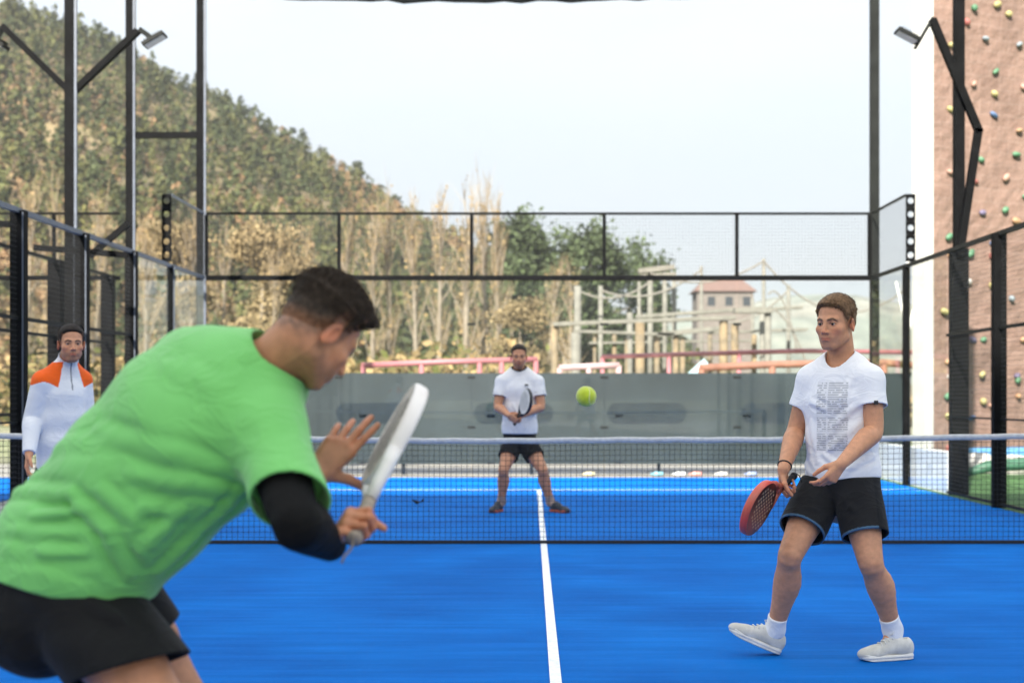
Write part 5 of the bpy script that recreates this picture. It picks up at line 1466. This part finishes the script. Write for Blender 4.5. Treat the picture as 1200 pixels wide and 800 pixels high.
# ================================================================== the far player
def neckband(col, trim, N_, n1, r):
    def f(v):
        c = np.tile(np.array(col, np.float32), (len(v), 1))
        d, t = seg_t(v, N_ + (n1 - N_) * -.4, n1); c[d < r] = trim
        return c
    return f
X1 = np.array([1., 0, 0])
fp_t = [(D(609, 520, 15.65), X1, .160, .115), (D(609, 500, 15.65), X1, .158, .115), (D(609, 478, 15.65), X1, .152, .112), (D(609, 457, 15.65), X1, .172, .118), (D(609, 443, 15.67), X1, .162, .092), (D(608.5, 436, 15.67), X1, .080, .068)]
fpN = D(608.5, 434.5, 15.67); fpO = D(608, 417.5, 15.55)
pa = unit((.52, -.30, .80)); pW = D(597, 487, 15.30); pF = np.array([.9, -.3, .1]); pF = unit(pF - pa * (pF @ pa)); pN = np.cross(pa, pF)
fp_cr = [(D(600, 470, 15.5), D(612, 500, 15.5), .016, .007), (D(618, 470, 15.5), D(606, 500, 15.5), .016, .007), (D(592, 485, 15.5), D(604, 508, 15.5), .015, .007), (D(626, 480, 15.5), D(614, 507, 15.5), .015, .007)]
hR, hL = D(587, 597, 15.65), D(646, 596, 15.6)
FP = dict(base=(D(609, 464, 15.6)[0], 3.4, 0), head=fpO, face=(.05, -1, -.12), neck=fpN, torso=fp_t, skin=(.48, .225, .125), hair_col=(.024, .018, .014), cap_lift=.008, fade_h=.05, hair_t=(.002, .010), strand=.006, stubble=.6, beard=(.07, .05, .04), h=.0055, hh=.005, strands=2500, seed=6,
    arms=[dict(right=True, shoulder=D(588, 447, 15.6), elbow=D(583.5, 476, 15.55), wrist=pW, sleeve=.6, sleeve_r=.078,
               hand=dict(F=pF, N=pN, curls=[(50, 80, 40)] * 4, thumb=((.5, .6, .5), (.7, .3, .65), (.7, -.1, .7)))),
          dict(right=False, shoulder=D(630, 447, 15.6), elbow=D(634, 476, 15.55), wrist=D(611, 487, 15.36), sleeve=.6, sleeve_r=.078,
               hand=dict(F=(-.85, -.3, -.2), N=(-.1, .8, -.2), curls=[(40, 55, 30)] * 4, thumb=((.6, .6, .3), (.8, .3, .4), (.85, .1, .4))))],
    legs=[dict(hip=D(601, 520, 15.65), knee=D(590.5, 550, 15.45), ankle=D(587.5, 588, 15.6), heel=drop(hR), footdir=(-.35, -.94, 0), footup=(0, 0, 1), fwd=(-.3, -.95, 0), short=.55, short_r=.105),
          dict(hip=D(617, 520, 15.65), knee=D(635.5, 550, 15.48), ankle=D(645, 588, 15.6), heel=drop(hL), footdir=(.62, -.78, 0), footup=(0, 0, 1), fwd=(.4, -.9, 0), short=.55, short_r=.105)],
    shirt=dict(mat=cloth('pale_tee'), off=.022, hem=(D(609, 508, 15.65), (0, 0, -1)), h=.0065, wob=.004, creases=fp_cr, colors=neckband((.74, .73, .74), (.02, .02, .022), fpN, fpO, .088)),
    shorts=dict(mat=BLACKC, col=(.011, .011, .0115), waist=(D(609, 500, 15.65), (0, 0, 1)), h=.007), sock_mat=cloth('dark_sock', .06, .9, .2, 200, .4, False, (.30, .22, .19)),
    shoe_mat=mat('navy_shoe', (.020, .026, .036), .6, .2, 20), sole_mat=mat('orange_red_sole', (.34, .07, .04), .6), lace_mat=LACE, laces=False,
    label='far player in white tee with black collar, feet apart, racket held across his body')
pp_, hands_p, tw_p = build_person(FP)
lb = MB(); lb.cbox(D(617, 451, 15.50), (.018, .006, .008)); lb.build('chest_mark', NAVY, pp_)
pg = pW + pF * .083 + pN * .030
racket('padel_racket', 'white faced padel racket with black rim held by the far player', D(616.5, 470.5, 15.12), D(616.5, 470.5, 15.12) - pg, np.cross((-.72, -.62, .32), D(616.5, 470.5, 15.12) - pg), mat('white_face', (.62, .62, .60), .45), mat('black_rim', (.012, .012, .013), .4), GRIPB, L=.28)

# ================================================================== the partner at the left
lL = unit((-.82, -.57, 0)); lF = unit((.57, -.82, 0))
lm_t = [(D(72, 545, 9.95), lL, .150, .112), (D(72, 520, 9.95), lL, .148, .110), (D(72, 492, 9.95), lL, .140, .106), (D(71, 465, 9.95), lL, .152, .110), (D(72, 448, 9.97), lL, .140, .086), (D(76, 436, 9.98), lL, .085, .062)]
lmN = D(78, 428, 9.98); lmO = D(83.5, 402.5, 9.86)
def lm_col(v):
    c = np.tile(np.array((.70, .71, .74), np.float32), (len(v), 1)); q = v - lmN; s = np.abs(q @ lL); dz = q[:, 2]
    front = (q @ lF) > .02
    o = (s > .050 + np.clip(-dz, 0, 1) * .30) & (dz > -.135 - .02 * np.sin(s * 25)) & (dz < .02)
    c[o] = (.80, .115, .012)
    z = (s < .0055) & front & (dz > -.17); c[z] = (.25, .26, .28)
    return c
lfR, lfL = D(58, 676, 9.95), D(92, 676, 10.0)
LM = dict(base=(D(72, 464, 9.95)[0], -2.25, 0), head=lmO, face=(.42, -.90, -.04), neck=lmN, torso=lm_t, skin=(.50, .235, .13), hair_col=(.022, .016, .013), fade_h=.035, hair_t=(.003, .013), strand=.008, stubble=.55, beard=(.08, .048, .032), h=.0045, hh=.004, strands=5000, seed=8,
    arms=[dict(right=True, shoulder=D(50, 447, 9.84), elbow=D(38, 490, 9.84), wrist=D(34, 532, 9.68), hand=dict(F=(-.05, -.3, -.95), N=(.9, .2, 0), curls=[(20, 30, 15)] * 4)),
          dict(right=False, shoulder=D(95, 446, 10.06), elbow=D(103, 492, 10.1), wrist=D(108, 534, 9.93), hand=dict(F=(.05, -.3, -.95), N=(-.9, .2, 0), curls=[(20, 30, 15)] * 4))],
    legs=[dict(hip=D(60, 558, 9.95), knee=D(58, 616, 9.88), ankle=drop(D(57, 660, 9.95), .1), heel=drop(lfR), footdir=(.2, -.98, 0), footup=(0, 0, 1), fwd=(.3, -.95, 0)),
          dict(hip=D(84, 558, 9.95), knee=D(90, 616, 9.9), ankle=drop(D(92, 660, 10.0), .1), heel=drop(lfL), footdir=(.5, -.87, 0), footup=(0, 0, 1), fwd=(.3, -.95, 0))],
    shirt=dict(mat=cloth('white_orange_jersey'), long=True, collar=True, off=.012, hem=(D(72, 560, 9.95), (0, 0, -1)), h=.005, wob=.012, stretch=(1, 1, 1.6), colors=lm_col),
    shorts=dict(mat=BLACKC, col=(.012, .013, .018), waist=(D(72, 545, 9.95), (0, 0, 1)), h=.007), sock_mat=SOCKW, shoe_mat=SHOEW, sole_mat=SOLEW, lace_mat=LACE, laces=False,
    label='man in a white jersey with orange shoulders standing beside the left fence')
build_person(LM)

# ================================================================== the ball
bc = D(687, 464.3, 4.82)
def ball_mat():
    m = mat('felt', (.46, .56, .018), .95, .12, 60, .6, 700, sheen=.5); return m
vs = []; fs = []; nb_, mb_ = 48, 24; br = .0333
for j in range(mb_ + 1):
    for i in range(nb_):
        th = math.pi * j / mb_; ph = 2 * math.pi * i / nb_; vs.append(bc + br * np.array([math.sin(th)*math.cos(ph), math.sin(th)*math.sin(ph), math.cos(th)]))
for j in range(mb_):
    for i in range(nb_):
        fs.append((j*nb_+i, (j+1)*nb_+i, (j+1)*nb_+(i+1) % nb_, j*nb_+(i+1) % nb_))
ball = link('tennis_ball', vs, fs, ball_mat(), None, bc, True); tag(ball, 'yellow green tennis ball in the air above the net', 'ball')
sm = MB(); pts = []
Rb = frame((.3, -.9, .3), (.2, .2, 1))
for t in np.linspace(0, 2 * math.pi, 90):
    q = np.array([math.cos(t) + .42 * math.cos(3 * t) * .55, math.sin(t) - .42 * math.sin(3 * t) * .55, 1.15 * math.sin(2 * t)]); pts.append(bc + (br - .0004) * (Rb @ unit(q)))
sm.tube(pts, .0013, 6); sm.build('seam', mat('seam', (.62, .66, .35), .8), ball, smooth=True)
# thin valley haze
hb = MB(); hb.box((-1510, -410, -1.2), (1510, 2510, 150)); hzm = bpy.data.materials.new('valley_haze'); hzm.use_nodes = True; hzm.node_tree.nodes.clear()
_o = hzm.node_tree.nodes.new('ShaderNodeOutputMaterial'); _v = hzm.node_tree.nodes.new('ShaderNodeVolumePrincipled')
_v.inputs['Density'].default_value = .00025; _v.inputs['Color'].default_value = (.92, .95, .99, 1); _v.inputs['Anisotropy'].default_value = .2
hzm.node_tree.links.new(_v.outputs[0], _o.inputs['Volume'])
tag(hb.build('haze', hzm), kind='stuff')
# ================================================================== camera, sun, sky
cd = bpy.data.cameras.new('camera'); cam = bpy.data.objects.new('camera', cd); COL.objects.link(cam); scn.camera = cam
cam.location = tuple(CAM); cam.rotation_euler = (math.radians(90), 0, 0)
cd.sensor_fit = 'HORIZONTAL'; cd.sensor_width = 36; cd.lens = F_PX / 1200 * 36
cd.shift_x = -22 / 1200; cd.shift_y = 64 / 1200
cd.clip_start = .1; cd.clip_end = 5000
cd.dof.use_dof = True; cd.dof.focus_distance = 6.75; cd.dof.aperture_fstop = 2.7; cd.dof.aperture_blades = 9
EL = math.radians(33); hx, hy = .30, .954
ld = np.array([hx * math.cos(EL), hy * math.cos(EL), -math.sin(EL)])
sd = bpy.data.lights.new('sun', 'SUN'); sd.energy = 5.0; sd.angle = math.radians(.55); sd.color = (1, .93, .83)
so = bpy.data.objects.new('sun', sd); COL.objects.link(so)
so.rotation_euler = Vector(ld).to_track_quat('-Z', 'Y').to_euler(); so.location = (0, 0, 30)
wd_ = bpy.data.worlds.new('World'); scn.world = wd_; wd_.use_nodes = True
nt = wd_.node_tree; nt.nodes.clear(); L = nt.links.new
out = nt.nodes.new('ShaderNodeOutputWorld'); bg = nt.nodes.new('ShaderNodeBackground'); sk = nt.nodes.new('ShaderNodeTexSky')
sk.sky_type = 'NISHITA'; sk.sun_disc = False; sk.sun_elevation = EL; sk.sun_rotation = math.atan2(-hx, -hy); sk.air_density = 1.0; sk.dust_density = 2.0; sk.ozone_density = 1.0
# thin high cloud: pulls the blue towards white, patchy
tc = nt.nodes.new('ShaderNodeTexCoord'); mp = nt.nodes.new('ShaderNodeMapping'); mp.inputs['Scale'].default_value = (1.2, 1.2, 3.5)
nz = nt.nodes.new('ShaderNodeTexNoise'); nz.inputs['Scale'].default_value = 2.2; nz.inputs['Detail'].default_value = 6
L(tc.outputs['Generated'], mp.inputs[0]); L(mp.outputs[0], nz.inputs['Vector'])
mr = nt.nodes.new('ShaderNodeMapRange'); mr.inputs['From Min'].default_value = .35; mr.inputs['From Max'].default_value = .7; mr.inputs['To Min'].default_value = .74; mr.inputs['To Max'].default_value = .95
L(nz.outputs['Fac'], mr.inputs['Value'])
mx = nt.nodes.new('ShaderNodeMix'); mx.data_type = 'RGBA'; L(mr.outputs[0], mx.inputs[0]); L(sk.outputs[0], mx.inputs[6])
sp = nt.nodes.new('ShaderNodeSeparateXYZ'); L(tc.outputs['Generated'], sp.inputs[0])
mz = nt.nodes.new('ShaderNodeMapRange'); mz.inputs['From Min'].default_value = .06; mz.inputs['From Max'].default_value = .6; mz.inputs['To Min'].default_value = 1.; mz.inputs['To Max'].default_value = CLOUD_TOP
L(sp.outputs['Z'], mz.inputs['Value'])
cs = nt.nodes.new('ShaderNodeVectorMath'); cs.operation = 'SCALE'; cs.inputs[0].default_value = (3.2, 3.42, 3.62); L(mz.outputs[0], cs.inputs['Scale']); L(cs.outputs[0], mx.inputs[7])
L(mx.outputs[2], bg.inputs[0]); bg.inputs[1].default_value = SKY_STR
L(bg.outputs[0], out.inputs[0])
scn.view_settings.view_transform = 'Standard'; scn.view_settings.look = 'None'; scn.view_settings.gamma = 1; scn.view_settings.use_curve_mapping = False
scn.view_settings.exposure = EXPOSURE
cy = scn.cycles; scn.render.engine = 'CYCLES'
cy.use_denoising = True; cy.max_bounces = 8; cy.transparent_max_bounces = 24; cy.sample_clamp_indirect = 8; cy.caustics_reflective = False; cy.caustics_refractive = False
